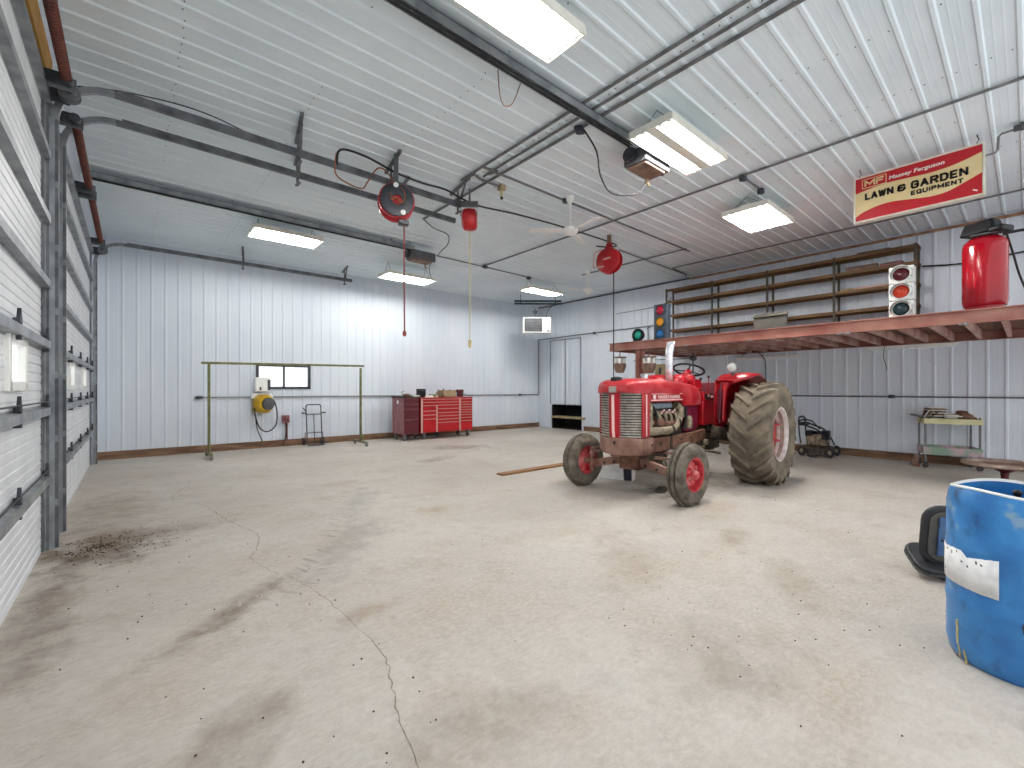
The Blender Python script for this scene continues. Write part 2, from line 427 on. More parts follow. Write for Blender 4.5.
HY0, HY1, HZ = 10.50, 12.02, .90          # hatch in the right wall
mb = MB(); fn = lambda u, v, h: (RW-h, u, v)
for a, b_, c, d in ((FY, HY0, 0, CE), (HY1, BW, 0, CE), (HY0, HY1, HZ, CE)):
    sheet(mb, fn, a, b_, c, d, phase=.02)
struct(raw_build(mb, 'wall_right', 'wall'), 'pale grey ribbed steel right wall', 'wall')

# left wall: steel between and above the two overhead doors
D1Y0, D1Y1, D2Y0, D2Y1, DZ = .35, 5.93, 6.68, 12.05, 4.28
mb = MB(); fn = lambda u, v, h: (LW+h*.5, u, v)
for a, b_, c, d in ((FY, D1Y0, 0, CE), (D1Y1, D2Y0, 0, CE), (D2Y1, BW, 0, CE), (D1Y0, D1Y1, DZ, CE), (D2Y0, D2Y1, DZ, CE)):
    sheet(mb, fn, a, b_, c, d, phase=.02, d=.012)
struct(raw_build(mb, 'wall_left', 'wall'), 'pale grey ribbed steel left wall around the overhead doors', 'wall')
struct(MB().bb(LW, LW+.035, D1Y0-.1, D1Y1+.02, DZ, DZ+.28).build('trim_1', 'osb', smooth=False), 'plywood header board above the near overhead door', 'trim')
struct(MB().bb(LW-.004, LW+.014, D1Y1+.0, D2Y0-.0, 0, DZ).build('trim_2', 'galvd', smooth=False), 'grey steel jamb between the two overhead doors', 'trim')

stp = MB()
for a, c in ((D1Y0, D1Y1), (D2Y0, D2Y1)):
    stp.bb(LW-.14, LW-.004, a-.05, a, 0, DZ+.05).bb(LW-.14, LW-.004, c, c+.05, 0, DZ+.05).bb(LW-.14, LW-.004, a, c, DZ, DZ+.05)
struct(stp.build('trim_3', 'galv', smooth=False), 'steel jambs round the overhead door openings', 'trim')
# baseboards
b = MB(); b.bb(LW, WX0-2.0, BW-.045, BW, 0, .17)
struct(MB().bb(LW, RW-.0, BW-.05, BW-.005, 0, .17).build('baseboard_back', 'base', bevel=.006), 'brown timber skirting along the back wall', 'baseboard')
struct(MB().bb(RW-.05, RW-.005, FY, HY0-.1, 0, .16).build('baseboard_right', 'base', bevel=.006), 'brown timber skirting along the right wall', 'baseboard')

# hatch recess
mb = MB()
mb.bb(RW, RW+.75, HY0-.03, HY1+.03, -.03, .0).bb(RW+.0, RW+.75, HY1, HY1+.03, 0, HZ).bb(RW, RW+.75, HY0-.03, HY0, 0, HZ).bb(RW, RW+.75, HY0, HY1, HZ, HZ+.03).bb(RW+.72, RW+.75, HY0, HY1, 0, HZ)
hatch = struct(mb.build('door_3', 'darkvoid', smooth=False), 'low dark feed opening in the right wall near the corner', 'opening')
mb = MB(); mb.bb(RW-.03, RW+.02, HY1, HY1+.06, 0, HZ+.06).bb(RW-.03, RW+.02, HY0-.06, HY0, 0, HZ+.06)
mb.build('jamb', 'wall', hatch, smooth=False)
MB().bb(RW-.10, RW+.30, HY0-.15, HY1-.05, .40, .47).build('plank', 'tan', hatch, bevel=.006)
mb = MB()
for (y0, z0, y1, z1) in ((HY1+.05, .92, HY1+.05, 3.36), (HY0+.05, .92, HY0+.05, 3.36), (HY1+.05, 3.36, HY0+.05, 3.36), (11.3, .92, 11.3, 3.36)):
    mb.bar((RW-.028, y0, z0), (RW-.028, y1, z1), .03, .018, up=(1, 0, 0))
struct(mb.build('door_4', 'galv', smooth=False), 'thin seams of a closed steel panel door above the feed opening', 'door')

# window in the back wall
wn = MB()
for a, b_, c, d in ((WX0-.03, WX0+.035, WZ0-.03, WZ1+.03), (WX1-.035, WX1+.03, WZ0-.03, WZ1+.03), (WX0, WX1, WZ0-.03, WZ0+.03), (WX0, WX1, WZ1-.03, WZ1+.03), (3.01, 3.05, WZ0, WZ1)):
    wn.bb(a, b_, BW-.035, BW+.03, c, d)
wo = struct(wn.build('window_1', 'darksteel', smooth=False), 'white bright slider window with dark frame in the back wall', 'window')
for a, b_ in ((WX0+.03, 3.01), (3.05, WX1-.03)):
    MB().bb(a, b_, BW-.004, BW+.002, WZ0+.02, WZ1-.02).build('pane', 'glass', wo, smooth=False)

# ------------------------------------------------------------------ overhead doors
def door(name, y0, y1, lites, label):
    root = bpy.data.objects.new(name, None); COL.objects.link(root); root.location = (LW, y0, 0)
    struct(root, label, 'door')
    W = y1-y0; ns = 7; ZS = [0, .70, 1.33, 1.94, 2.50, 3.10, 3.70, DZ]
    for i in range(ns):
        z0, z1 = ZS[i]+.004, ZS[i+1]-.004
        mb = MB()
        def rect(ya, yb, za, zb):
            # horizontally ribbed skin
            z = za; k = 0
            pts = []
            while z < zb-1e-4:
                pts += [(z, 0), (min(z+.055, zb), 0), (min(z+.060, zb), -.006), (min(z+.072, zb), -.006)]
                z += .077
            pts.append((zb, 0))
            a = [mb.bm.verts.new((-.03+h, ya, zz)) for zz, h in pts]; b_ = [mb.bm.verts.new((-.03+h, yb, zz)) for zz, h in pts]
            for q in range(len(pts)-1): mb.bm.faces.new((a[q], a[q+1], b_[q+1], b_[q]))
        if i == 2 and lites:
            ys = [0]
            for c in lites: ys += [c-.30, c+.30]
            ys.append(W)
            lz0, lz1 = z0+.19, z1-.09
            for q in range(0, len(ys), 2): rect(ys[q], ys[q+1], z0, z1)
            for c in lites: rect(c-.30, c+.30, z0, lz0); rect(c-.30, c+.30, lz1, z1)
        else: rect(0, W, z0, z1)
        mb.bb(-.058, -.05, 0, W, z0, z0+.02).bb(-.06, -.03, 0, W, z1-.012, z1)
        sec = mb.build('panel', 'doorpanel', root, smooth=False)
        if i == 2 and lites:
            for c in lites:
                fr = MB()
                for a, b_, e, g in ((c-.34, c-.26, lz0-.04, lz1+.04), (c+.26, c+.34, lz0-.04, lz1+.04), (c-.30, c+.30, lz0-.04, lz0+.03), (c-.30, c+.30, lz1-.03, lz1+.04)):
                    fr.bb(-.055, -.005, a, b_, e, g)
                fo = fr.build('window_frame', 'white', root, bevel=.006)
                MB().bb(-.04, -.035, c-.28, c+.28, lz0, lz1).build('pane', 'glass', fo, smooth=False)
    for i in range(1, ns+1):                     # horizontal stiffening struts
        z = ZS[i]-(.035 if i < ns else .09)
        s = MB(); s.loft([[(x_, y_, z+zz) for x_, zz in ((-.03, -.055), (-.026, -.055), (-.024, -.040), (.030, -.034), (.030, .034), (-.024, .040), (-.026, .055), (-.03, .055))] for y_ in (.02, W-.02)])
        s.build('strut', 'galv', root, smooth=False)
    for y in (.06, W*.25, W*.5, W*.75, W-.06):
        for i in range(1, 4):
            z = ZS[i]-.0
            h = MB(); h.prism([(-.055, .0), (.055, .0), (0.0, .10)], 0, .02, T(.0, y, z+.02) @ Matrix.Rotation(R(90), 4, 'Z') @ Matrix.Rotation(R(90), 4, 'X'))
            h.bb(-.02, .022, y-.02, y+.02, z-.10, z+.05)
            h.build('hinge', 'darksteel', root, smooth=False)
    for y in (.035, W-.035):
        MB().bb(-.032, -.016, y-.035, y+.035, .01, DZ-.01).build('end_stile', 'galvd', root, smooth=False)
    for i in (1, 2, 3):
        cb = MB(); cb.tube([(.018, .1, ZS[i]+.055), (.018, W-.1, ZS[i]+.055)], .006, 5)
        if i < 3: cb.build('cable', 'black', root)
        else: cb.bm.free()
    return root
door('door_1', D1Y0, D1Y1, [1.2, 2.6, 4.32], 'near white overhead sectional door with steel struts and window lites')
door('door_2', D2Y0, D2Y1, [1.75, 3.75], 'far white overhead sectional door with steel struts and two window lites')

# ------------------------------------------------------------------ door tracks
def track(y, x_end, label, hang, zt=4.47, side=1, group='overhead door tracks'):
    root = thing('door_track', label, 'door track', (LW, y, 0), 0, group)
    rad = .42; zc = zt-rad
    v = MB()
    def channel(mb, path, w=.055, d=.05):
        # C channel swept along a path lying in a plane of constant y
        P = [Vector(p) for p in path]; k = len(P); rings = []
        for i, p in enumerate(P):
            t = (P[min(i+1, k-1)]-P[max(i-1, 0)]).normalized(); n = Vector((-t.z, 0, t.x)); yv = Vector((0, side, 0))
            q = [(0, 0), (w, 0), (w, .012), (.006, .012), (.006, d-.012), (w, d-.012), (w, d), (0, d)]
            rings.append([p + yv*(d-bq if False else bq)*1.0 + n*(aq-w/2) for aq, bq in q])
        mb.loft(rings)
    channel(v, [(.045, 0, 0), (.045, 0, zc)])
    v.build('vertical_rail', 'galvd', root, smooth=False)
    a = MB(); a.bb(.014, .02, -.03, .07, 0, zc).bb(.014, .05, -.03*side-.003, -.03*side+.003, 0, zc)
    for z in (.4, 1.0, 1.6, 2.2, 2.8, 3.4): a.bb(.014, .07, -.01, .02, z, z+.06)
    a.build('wall_angle', 'galv', root, smooth=False)
    c = MB(); channel(c, arc((.045+rad, 0, zc), rad, 180, 90, 12)); c.build('curved_rail', 'galv', root, smooth=False)
    h = MB(); channel(h, [(.045+rad, 0, zt), (x_end-LW, 0, zt)]); 
    h.bb(.045+rad+.05, x_end-LW, -.005, .001, zt-.01, zt+.05)
    h.build('horizontal_rail', 'galvd', root, smooth=False)
    for hx in hang:
        g = MB(); u = hx-LW
        g.bar((u, .03, zt-.12), (u, .03, CE-.02), .035, .006, up=(0, 1, 0)).bar((u-.08, -.42, CE-.03), (u+.04, .30, CE-.03), .04, .035).bar((u+.02, .03, zt+.02), (u-.04, -.25, CE-.04), .03, .006)
        g.bb(u-.02, u+.02, -.06, .08, zt-.13, zt-.11)
        g.build('hanger_bracket', 'galvd', root, smooth=False)
    return root
track(5.98, 4.05, 'upper curved steel track at the far edge of the near overhead door', (1.6, 2.85, 4.0))
track(6.60, 4.35, 'lower curved steel track at the near edge of the far overhead door', (1.75, 3.3))
track(12.12, 4.6, 'curved steel track running along the top of the back wall', (2.0, 4.4))

# torsion springs above the doors
def spring(y0, y1, label):
    root = thing('torsion_spring', label, 'spring', (LW+.16, y0, 4.24), 0, 'torsion springs above the overhead doors')
    L = y1-y0
    s = MB(); pr = []
    n = int(L/.02)
    for i in range(n+1): pr.append((.036+(.005 if i % 2 else -.004), i*L/n))
    s.lathe([(0, 0)]+pr+[(0, L)], 14, AX('y')); s.build('coil', 'spring', root)
    for y in (0, L): MB().cyl((0, y-.04, 0), (0, y+.04, 0), .044, n=14).bb(-.16, .01, y-.012, y+.012, -.045, .045).build('cone', 'darksteel', root)
    for y in (.0, L):
        b_ = MB(); b_.bb(-.155, .06, y+.055, y+.062, -.07, .05).bb(.045, .055, y+.05, y+.08, -.09, .05); b_.build('bearing_plate', 'galvd', root, smooth=False)
    return root
spring(4.25, 5.55, 'rust brown torsion spring above the near overhead door, beside the cable drum')
spring(6.30, 8.30, 'rust brown torsion spring between the lower curved track and the far opener rail')
spring(8.55, 11.2, 'rust brown torsion spring above the far overhead door, towards the back wall')
for y, lb in ((5.80, 'dark cable drum at the end of the near torsion spring'), (11.9, 'small dark cable drum above the far door beside the back wall')):
    d = thing('cable_drum', lb, 'cable drum', (LW+.16, y, 4.24), 0, 'cable drums of the overhead doors')
    q = MB(); q.lathe([(0, -.045), (.078, -.045), (.078, -.033), (.055, -.03), (.055, .03), (.078, .033), (.078, .045), (0, .045)], 20, AX('y')); q.build('drum', 'galvd', d)
    MB().cyl((0, -.09, 0), (0, .12, 0), .02).bb(-.16, .0, .055, .07, -.08, .06).build('shaft', 'darksteel', d)

# opener rails and motors
def opener(y, x0, x1, z, mx, label, mlabel):
    root = thing('opener_rail', label, 'opener rail', (x0, y, z), 0, 'door opener rails under the ceiling')
    L = x1-x0
    r_ = MB(); r_.bb(0, L, -.055, -.047, -.045, .045).bb(0, L, .047, .055, -.045, .045).bb(0, L, -.055, .055, .037, .045); r_.build('channel', 'galv', root, smooth=False)
    MB().bb(0, L, .058, .13, .035, .05).bb(0, L, .058, .066, -.03, .05).build('angle', 'motorbrown', root, smooth=False)
    c = MB(); c.tube([(.05, -.02, -.055), (L-.05, -.02, -.055)], .008, 6).tube([(.05, .02, -.055), (L-.05, .02, -.055)], .008, 6); c.build('chain', 'black', root)
    for u in (L*.35, L*.9): MB().bar((u, 0, .04), (u, 0, CE-z), .03, .006).build('hanger_strap', 'galvd', root, smooth=False)
    m = thing('opener_motor', mlabel, 'opener motor', (mx, y, z-.06), 0, 'door opener motors')
    q = MB(); q.bb(-.30, .28, -.17, .17, -.19, -.0); q.build('housing', 'motor', m, bevel=.02)
    MB().bb(-.26, .20, -.14, .14, -.215, -.185).build('cover', 'motorbrown', m, bevel=.01)
    MB().cyl((-.36, .05, -.07), (-.28, .05, -.07), .09).build('pulley', 'darksteel', m); MB().cyl((.26, -.03, -.12), (.33, -.03, -.12), .05).build('sprocket', 'darksteel', m)
    MB().tube([(.15, .1, -.2), (.16, .11, -.27), (.2, .1, -.30)], .02, 8).build('release_cord', 'tan', m)
    return root
opener(3.33, LW+.05, 4.92, 4.68, 5.25, 'grey channel opener rail crossing the near ceiling beside the big light', 'grey brown opener motor hanging beside the big two panel light')
opener(9.0, LW+.05, 4.80, 4.66, 5.0, 'grey channel opener rail leading from the far overhead door', 'dark opener motor above the red hose, near the back wall lights')

# ------------------------------------------------------------------ lights
def fixture(cx, cy, z, lx, ly, ntube, label, gap=0.0, mat='tube'):
    root = thing('ceiling_light', label, 'ceiling light', (cx, cy, z), 0, 'fluorescent ceiling lights')
    h = MB(); h.bb(-lx/2, lx/2, -ly/2, ly/2, .06, .075)
    h.bb(-lx/2, lx/2, -ly/2-.012, -ly/2, -.01, .075).bb(-lx/2, lx/2, ly/2, ly/2+.012, -.01, .075).bb(-lx/2-.012, -lx/2, -ly/2-.012, ly/2+.012, -.01, .075).bb(lx/2, lx/2+.012, -ly/2-.012, ly/2+.012, -.01, .075)
    if gap: h.bb(-lx/2, lx/2, -gap/2, gap/2, -.005, .07)
    h.build('housing', 'fixture', root, smooth=False)
    MB().bb(-lx*.45, lx*.45, -.07, .07, .075, .12).build('ballast_box', 'fixture', root, bevel=.006)
    w = (ly-gap)/ntube
    for i in range(ntube):
        y = -ly/2+w*(i+.5)
        if gap and i >= ntube/2: y += gap
        MB().tube([(-lx/2+.03, y, .018), (lx/2-.03, y, .018)], .019, 10).build('tube', mat, root)
    for sx in (-1, 1):
        for i in range(ntube):
            e = MB()
            y = -ly/2+w*(i+.5)
            if gap and i >= ntube/2: y += gap
            e.bb(sx*(lx/2-.03)-.012, sx*(lx/2-.03)+.012, y-.022, y+.022, -.008, .06)
            e.build('tube_holder', 'white', root, smooth=False)
    c = MB()
    for sx in (-1, 1):
        for sy in (-1, 1): c.tube([(sx*lx*.42, sy*ly*.35, .07), (sx*lx*.40, 0, CE-z)], .004, 5)
    c.build('hanging_chain', 'darksteel', root)
    return root
fixture(5.21, 2.84, 4.50, 1.34, .54, 4, 'large bright two panel ceiling light beside the opener motor', gap=.13)
fixture(8.40, 3.11, 4.50, 1.20, .72, 6, 'bright six tube ceiling light between the red sign and the long conduit')
fixture(2.33, 9.63, 4.50, 1.22, .62, 2, 'bright two tube ceiling light nearest the overhead doors', mat='tubehot')
fixture(5.56, 10.75, 4.42, 1.35, .62, 3, 'bright ceiling light behind the red hanging hose')
fixture(9.50, 9.66, 4.45, 1.35, .46, 2, 'bright narrow ceiling light above the corner heater', mat='tubehot')
fixture(2.26, 2.66, 4.50, 1.28, .42, 4, 'bright ceiling light alongside the near opener rail, nearest the camera')

# unlit strip lights under the mezzanine
for (y0, y1, z, lb) in ((.90, 2.33, 2.36, 'unlit white strip light on the right wall under the mezzanine, above the cart'), (3.59, 5.11, 2.27, 'unlit white strip light on the right wall under the mezzanine, above the big tyre')):
    t = thing('strip_light', lb, 'strip light', (RW-.06, (y0+y1)/2, z), 0, 'unlit strip lights')
    L = (y1-y0)/2
    MB().bb(-.03, .03, -L, L, .01, .06).build('housing', 'white', t, bevel=.004)
    MB().tube([(0, -L+.03, -.01), (0, L-.03, -.01)], .018, 10).build('tube', 'tubeoff', t)

# ------------------------------------------------------------------ ceiling fans
def fan(x, y, zt, zm, rot, label, rb=.62):
    root = thing('ceiling_fan', label, 'ceiling fan', (x, y, zt), 0, 'white ceiling fans')
    d = zm-zt
    MB().lathe([(0, 0), (.075, 0), (.06, -.07), (.03, -.11), (0, -.11)], 18).build('canopy', 'white', root)
    MB().cyl((0, 0, -.1), (0, 0, d+.04), .012, n=10).build('down_rod', 'white', root)
    MB().lathe([(0, d+.06), (.05, d+.06), (.13, d+.02), (.135, d-.03), (.08, d-.07), (0, d-.075)], 24).build('motor', 'white', root)
    for k in range(3):
        a = R(rot+120*k); m = Matrix.Rotation(a, 4, 'Z') @ T(0, 0, d-.01) @ Matrix.Rotation(R(10), 4, 'X')
        q = MB(); q.prism([(.12, -.02), (.2, -.055), (rb-.04, -.07), (rb, -.04), (rb, .04), (rb-.04, .07), (.2, .055), (.12, .02)], -.004, .004, m)
        q.build('blade', 'white', root)
    return root
fan(5.66, 5.08, CE, 4.20, 22, 'white three blade ceiling fan in the middle of the ceiling', rb=.70)
fan(9.62, 7.97, CE, 4.25, 40, 'small distant white ceiling fan near the corner, by the black hose')

# ------------------------------------------------------------------ conduits, pipes, cables
def run(name, label, cat, pts, r, mat, group=None, n=8, smooth=0):
    p0 = Vector(pts[0]); P = [Vector(p)-p0 for p in pts]
    if smooth: P = smoothpath(P, smooth)
    o = MB().tube(P, r, n).build(name, mat, loc=p0)
    return tag(o, label, cat, group)
ZC = CE-.035
G = 'conduits along the ceiling'
run('conduit', 'long grey conduit crossing the ceiling between the two middle lights', 'conduit', [(7.03, -1.4, ZC), (7.03, 9.3, ZC)], .017, 'conduit', G)
run('conduit', 'grey conduit running past the central fan canopy to its far bend', 'conduit', smoothpath([(4.06, -1.0, ZC), (4.05, 4.9, ZC), (4.12, 5.13, ZC), (4.3, 5.18, ZC), (9.5, 5.18, ZC), (9.68, 5.22, ZC), (9.70, 5.4, ZC), (9.70, 8.25, ZC)], 3), .017, 'conduit', G)
run('conduit', 'thick grey conduit crossing the opener rail and ending above the dark motor', 'conduit', [(4.23, -1.0, ZC), (4.21, 7.5, ZC)], .02, 'conduit', G)
run('conduit', 'grey conduit with a short bend above the yellow plug', 'conduit', smoothpath([(3.90, -1.0, ZC), (3.87, 5.2, ZC), (3.92, 5.42, ZC), (4.1, 5.5, ZC), (4.45, 5.5, ZC)], 3), .018, 'conduit', G)
run('conduit', 'grey conduit feeding the lights along the back of the ceiling', 'conduit', [(5.6, 9.35, ZC), (8.72, 9.42, ZC)], .015, 'conduit', G)
run('conduit', 'grey conduit near the right wall running behind the hanging sign', 'conduit', [(10.97, -1.4, ZC), (10.97, 6.2, ZC), (11.9, 6.3, ZC)], .016, 'conduit', G)
run('conduit', 'grey conduit from the red hanging reel across to the right wall', 'conduit', [(8.6, 6.2, ZC), (11.85, 6.3, ZC), (RW-.04, 6.5, ZC-.05)], .015, 'conduit', G)
run('conduit', 'copper coloured pipe along the top edge of the right wall', 'pipe', [(RW-.05, -1.4, CE-.07), (RW-.05, 6.4, CE-.07)], .03, 'copper')
run('conduit', 'dark conduit along the top of the right wall towards the corner', 'conduit', [(RW-.04, 6.4, CE-.05), (RW-.04, BW-.05, CE-.05)], .022, 'darksteel')
G = 'conduits along the walls'
run('conduit', 'grey conduit running along the back wall to the corner', 'conduit', [(1.15, BW-.04, 1.30), (RW-.05, BW-.04, 1.28)], .018, 'conduit', G)
run('conduit', 'grey conduit rising in the corner and along the right wall to the green signal', 'conduit', smoothpath([(RW-.06, BW-.06, 1.28), (RW-.06, BW-.06, 3.35), (RW-.05, BW-.16, 3.45), (RW-.04, 7.95, 3.47), (RW-.04, 7.80, 3.42), (RW-.04, 7.78, 2.8)], 3), .018, 'conduit', G)
run('conduit', 'grey conduit along the right wall behind the cart', 'conduit', [(RW-.04, -1.4, 1.34), (RW-.04, 8.0, 1.33)], .016, 'conduit', G)
for (x, y, z, lb) in ((7.06, 2.83, CE-.06, 'round junction box on the long ceiling conduit'), (7.75, 2.83, CE-.06, 'junction box beside the six tube light'), (7.05, 9.3, CE-.06, 'junction box at the far end of the long conduit'), (4.21, 3.62, CE-.06, 'junction box where the conduits meet the opener rail'), (5.66, 5.18, CE-.03, 'junction box above the central fan'), (8.72, 9.42, CE-.06, 'junction box above the narrow corner light'), (RW-.05, 9.9, 3.46, 'junction box on the corner conduit of the right wall'), (11.3, BW-.05, 1.28, 'junction box on the back wall conduit near the corner'), (1.2, BW-.05, 1.30, 'junction box at the start of the back wall conduit'), (RW-.05, 1.9, 1.34, 'junction box on the right wall conduit left of the cart')):
    j = MB(); j.lathe([(0, -.035), (.05, -.035), (.055, -.02), (.055, .02), (.05, .035), (0, .035)], 12).bb(-.085, .085, -.02, .02, -.02, .02)
    tag(j.build('junction_box', 'darksteel', loc=(x, y, z)), lb, 'junction box', 'electrical junction boxes')
run('conduit', 'short conduit between the two junction boxes left of the sign', 'conduit', [(7.1, 2.83, ZC), (7.72, 2.83, ZC)], .016, 'conduit')
run('air_hose', 'black air hose sagging along the ceiling from the hose reels to the red reel', 'hose', [(2.08, 6.0, 4.45), (2.08, 5.9, 4.65), (2.42, 5.9, 4.68), (2.86, 5.9, 4.60), (3.3, 5.9, 4.58), (3.7, 5.9, 4.60), (3.98, 5.9, 4.55), (4.36, 5.9, 4.52), (5.25, 5.9, 4.60), (6.57, 5.9, 4.66), (8.1, 5.95, 4.70), (8.2, 6.2, 4.72), (7.9, 6.3, 4.70)], .015, 'black', smooth=5)
run('power_cord', 'brown cord looping around the upper door track beside the hose reel', 'cord', [(2.05, 5.95, 4.62), (2.05, 6.0, 4.38), (2.2, 6.02, 4.30), (2.42, 6.02, 4.28), (2.5, 6.0, 4.40), (2.62, 5.95, 4.60), (2.75, 5.93, 4.58), (2.86, 5.92, 4.42), (2.86, 5.9, 4.34)], .010, 'orangecord', smooth=5)
run('power_cord', 'black cord drooping from the thick conduit to the dark opener motor', 'cord', [(4.21, 7.5, ZC), (4.5, 7.6, 4.66), (4.82, 7.6, 4.60), (4.88, 7.7, 4.45), (5.0, 8.2, 4.42), (5.25, 8.7, 4.50)], .010, 'black', smooth=5)
run('power_cord', 'dark cord hanging between the opener rail and its grey brown motor', 'cord', [(4.21, 3.55, 4.68), (4.45, 3.55, 4.5), (4.6, 3.6, 4.25), (4.85, 3.6, 4.10), (5.2, 3.45, 4.15), (5.35, 3.42, 4.35)], .011, 'black', smooth=5)
run('power_cord', 'thin wire loop dangling from the near opener rail', 'cord', [(2.75, 3.42, 4.66), (2.80, 3.45, 4.45), (2.88, 3.47, 4.38), (2.98, 3.46, 4.45), (3.05, 3.42, 4.66)], .006, 'motorbrown', smooth=5)
run('power_cord', 'dark wire pinned to the ceiling above the curved tracks', 'cord', [(-.5, 6.1, 4.45), (-.1, 6.2, 4.62), (.4, 6.3, 4.74), (.75, 6.05, 4.60), (1.1, 6.0, 4.50)], .007, 'black', smooth=5)
run('power_cord', 'dark cord dropping to the ceiling light behind the red hanging hose', 'cord', [(5.15, 9.2, 4.6), (5.6, 9.5, 4.72), (5.9, 10.2, 4.66), (6.2, 10.6, 4.50)], .008, 'black', smooth=5)
pl = thing('outlet_plug', 'yellow plug hanging from a ceiling outlet box', 'plug', (4.5, 5.5, ZC), 0)
MB().bb(-.05, .05, -.05, .05, -.05, .03).build('outlet_box', 'tan', pl, bevel=.005)
MB().cyl((0, 0, -.05), (.0, .0, -.16), .022, .018).build('plug_body', 'yellowcord', pl)
MB().cyl((0, 0, -.16), (0, 0, -.19), .024).build('plug_cap', 'black', pl)
run('sign_conduit', 'short bent conduit feeding the end of the red sign', 'conduit', [(8.25, .37, 4.47), (8.25, .27, 4.475), (8.25, .25, 4.50), (8.25, .245, 4.66), (8.25, .22, 4.69), (8.25, .06, 4.70)], .014, 'conduit')

# ------------------------------------------------------------------ reels
rl = thing('hose_reel', 'dark hose reel with red rim and red hose hanging under the curved tracks', 'hose reel', (2.80, 5.75, 4.10), -20, 'hanging reels')
q = MB(); q.lathe([(0, -.10), (.235, -.10), (.245, -.09), (.245, -.07), (.20, -.06), (.20, .06), (.245, .07), (.245, .10), (0, .10)], 32, AX('y'))
q.build('spool', 'reelred', rl)
q = MB(); q.lathe([(.07, -.125), (.17, -.135), (.225, -.125), (.225, -.10), (.07, -.10)], 32, AX('y'), closed=True)
for a in (60, 250): q.box((.165*math.cos(R(a)), -.128, .165*math.sin(R(a))), (.1, .012, .05), rot=(0, -a, 0))
q.build('side_plate', 'reeldark', rl)
q = MB()
for a in (95, 295): q.lathe([(0, 0), (.035, 0), (.035, .01), (0, .012)], 14, T(.19*math.cos(R(a)), -.135, .19*math.sin(R(a))) @ Matrix.Rotation(R(90), 4, 'X'))
q.build('rivet_plate', 'white', rl)
MB().tube(smoothpath([(-.1, -.14, .06), (-.08, -.16, -.03), (-.01, -.16, .01), (.04, -.16, -.06), (.09, -.16, -.02), (.10, -.15, .08), (.05, -.14, .17)], 5), .008, 6).build('feed_hose', 'orangecord', rl)
MB().bb(-.03, .03, -.03, .03, .22, CE-4.10).bb(-.05, .05, -.14, .14, .20, .24).build('bracket', 'motor', rl, bevel=.004)
MB().bb(.03, .17, -.05, .05, -.30, -.24).cyl((.06, 0, -.27), (.16, 0, -.27), .03).build('roller_guide', 'reeldark', rl, bevel=.006)
MB().tube([(.11, 0, -.22), (.11, 0, -1.0), (.115, 0, -1.80)], .011, 8).ball((.115, 0, -1.82), .028, (1, 1, 1.6)).build('hose', 'hosered', rl)

rl = thing('cord_reel', 'small red cord reel with a pale yellow cord hanging straight down', 'cord reel', (4.12, 5.85, 4.22), 50, 'hanging reels')
q = MB(); q.lathe([(0, -.12), (.12, -.12), (.165, -.09), (.175, -.03), (.175, .03), (.165, .09), (.12, .12), (0, .12)], 28, AX('y'))
q.build('case', 'reelred', rl, bevel=.01)
q = MB(); q.bar((-.16, -.13, .0), (-.10, -.13, .26), .03, .006, up=(0, 1, 0)).bar((-.16, .13, .0), (-.10, .13, .26), .03, .006, up=(0, 1, 0)).bb(-.13, .10, -.14, .14, .24, .25).bar((.0, 0, .25), (0, 0, .5), .03, .03)
q.build('bracket', 'galvd', rl)
MB().tube([(.03, 0, -.13), (.03, 0, -1.0), (.05, 0, -1.95)], .007, 7).build('cord', 'yellowcord', rl)
MB().cyl((.05, 0, -1.93), (.05, 0, -2.05), .028, .02).build('cord_end', 'yellowcord', rl)

rl = thing('hose_reel', 'round red hose reel with a black hose hanging behind the tractor nose', 'hose reel', (7.70, 5.80, 4.22), -80, 'hanging reels')
q = MB(); q.lathe([(0, -.13), (.20, -.13), (.26, -.10), (.27, -.06), (.19, -.05), (.19, .05), (.27, .06), (.26, .10), (.20, .13), (0, .13)], 32, AX('y')); q.build('spool', 'reelred', rl)
q = MB(); q.lathe([(.19, -.05), (.225, -.045), (.225, .045), (.19, .05)], 28, AX('y')); q.build('wound_hose', 'black', rl)
q = MB(); q.prism([(-.10, .25), (.10, .25), (.04, .40), (-.04, .40)], -.03, .03, Matrix.Rotation(R(90), 4, 'X')); q.build('mount', 'reelred', rl, bevel=.01)
MB().bar((0, 0, .38), (0, 0, CE-4.22), .07, .07).build('post', 'motorbrown', rl)
q = MB(); q.bar((-.05, -.18, .0), (.10, -.16, .02), .05, .02).bar((-.28, -.15, .18), (-.3, -.15, -.12), .02, .02).bar((-.28, -.15, .18), (-.1, -.15, .22), .02, .02).bar((-.3, -.15, -.12), (-.05, -.15, -.14), .02, .02); q.build('guide_arm', 'cream', rl)
MB().tube([(.10, 0, -.25), (.10, 0, -1.2), (.10, 0, -2.75)], .012, 7).build('hose', 'black', rl)

# ------------------------------------------------------------------ back wall objects
st = thing('gantry_stand', 'tall olive green pipe stand with a long top bar in front of the window', 'stand', (1.27, 11.6, 0))
MB().bar((-.14, 0, 2.065), (3.45, 0, 2.115), .05, .05).build('top_bar', 'olive', st, bevel=.005)
for x in (0, 3.36):
    MB().bar((x, 0, .09), (x, 0, 2.06), .05, .05).build('upright', 'olive', st, bevel=.006)
    MB().bar((x, -.42, .10), (x, .42, .10), .06, .05).bar((x, -.25, .10), (x, 0, .42), .03, .02, up=(1, 0, 0)).build('foot', 'olive', st, bevel=.006)
    for y in (-.40, .40):
        MB().cyl((x-.02, y, .045), (x+.02, y, .045), .045).bb(x-.03, x+.03, y-.03, y+.03, .06, .085).build('caster', 'tealtrim', st)

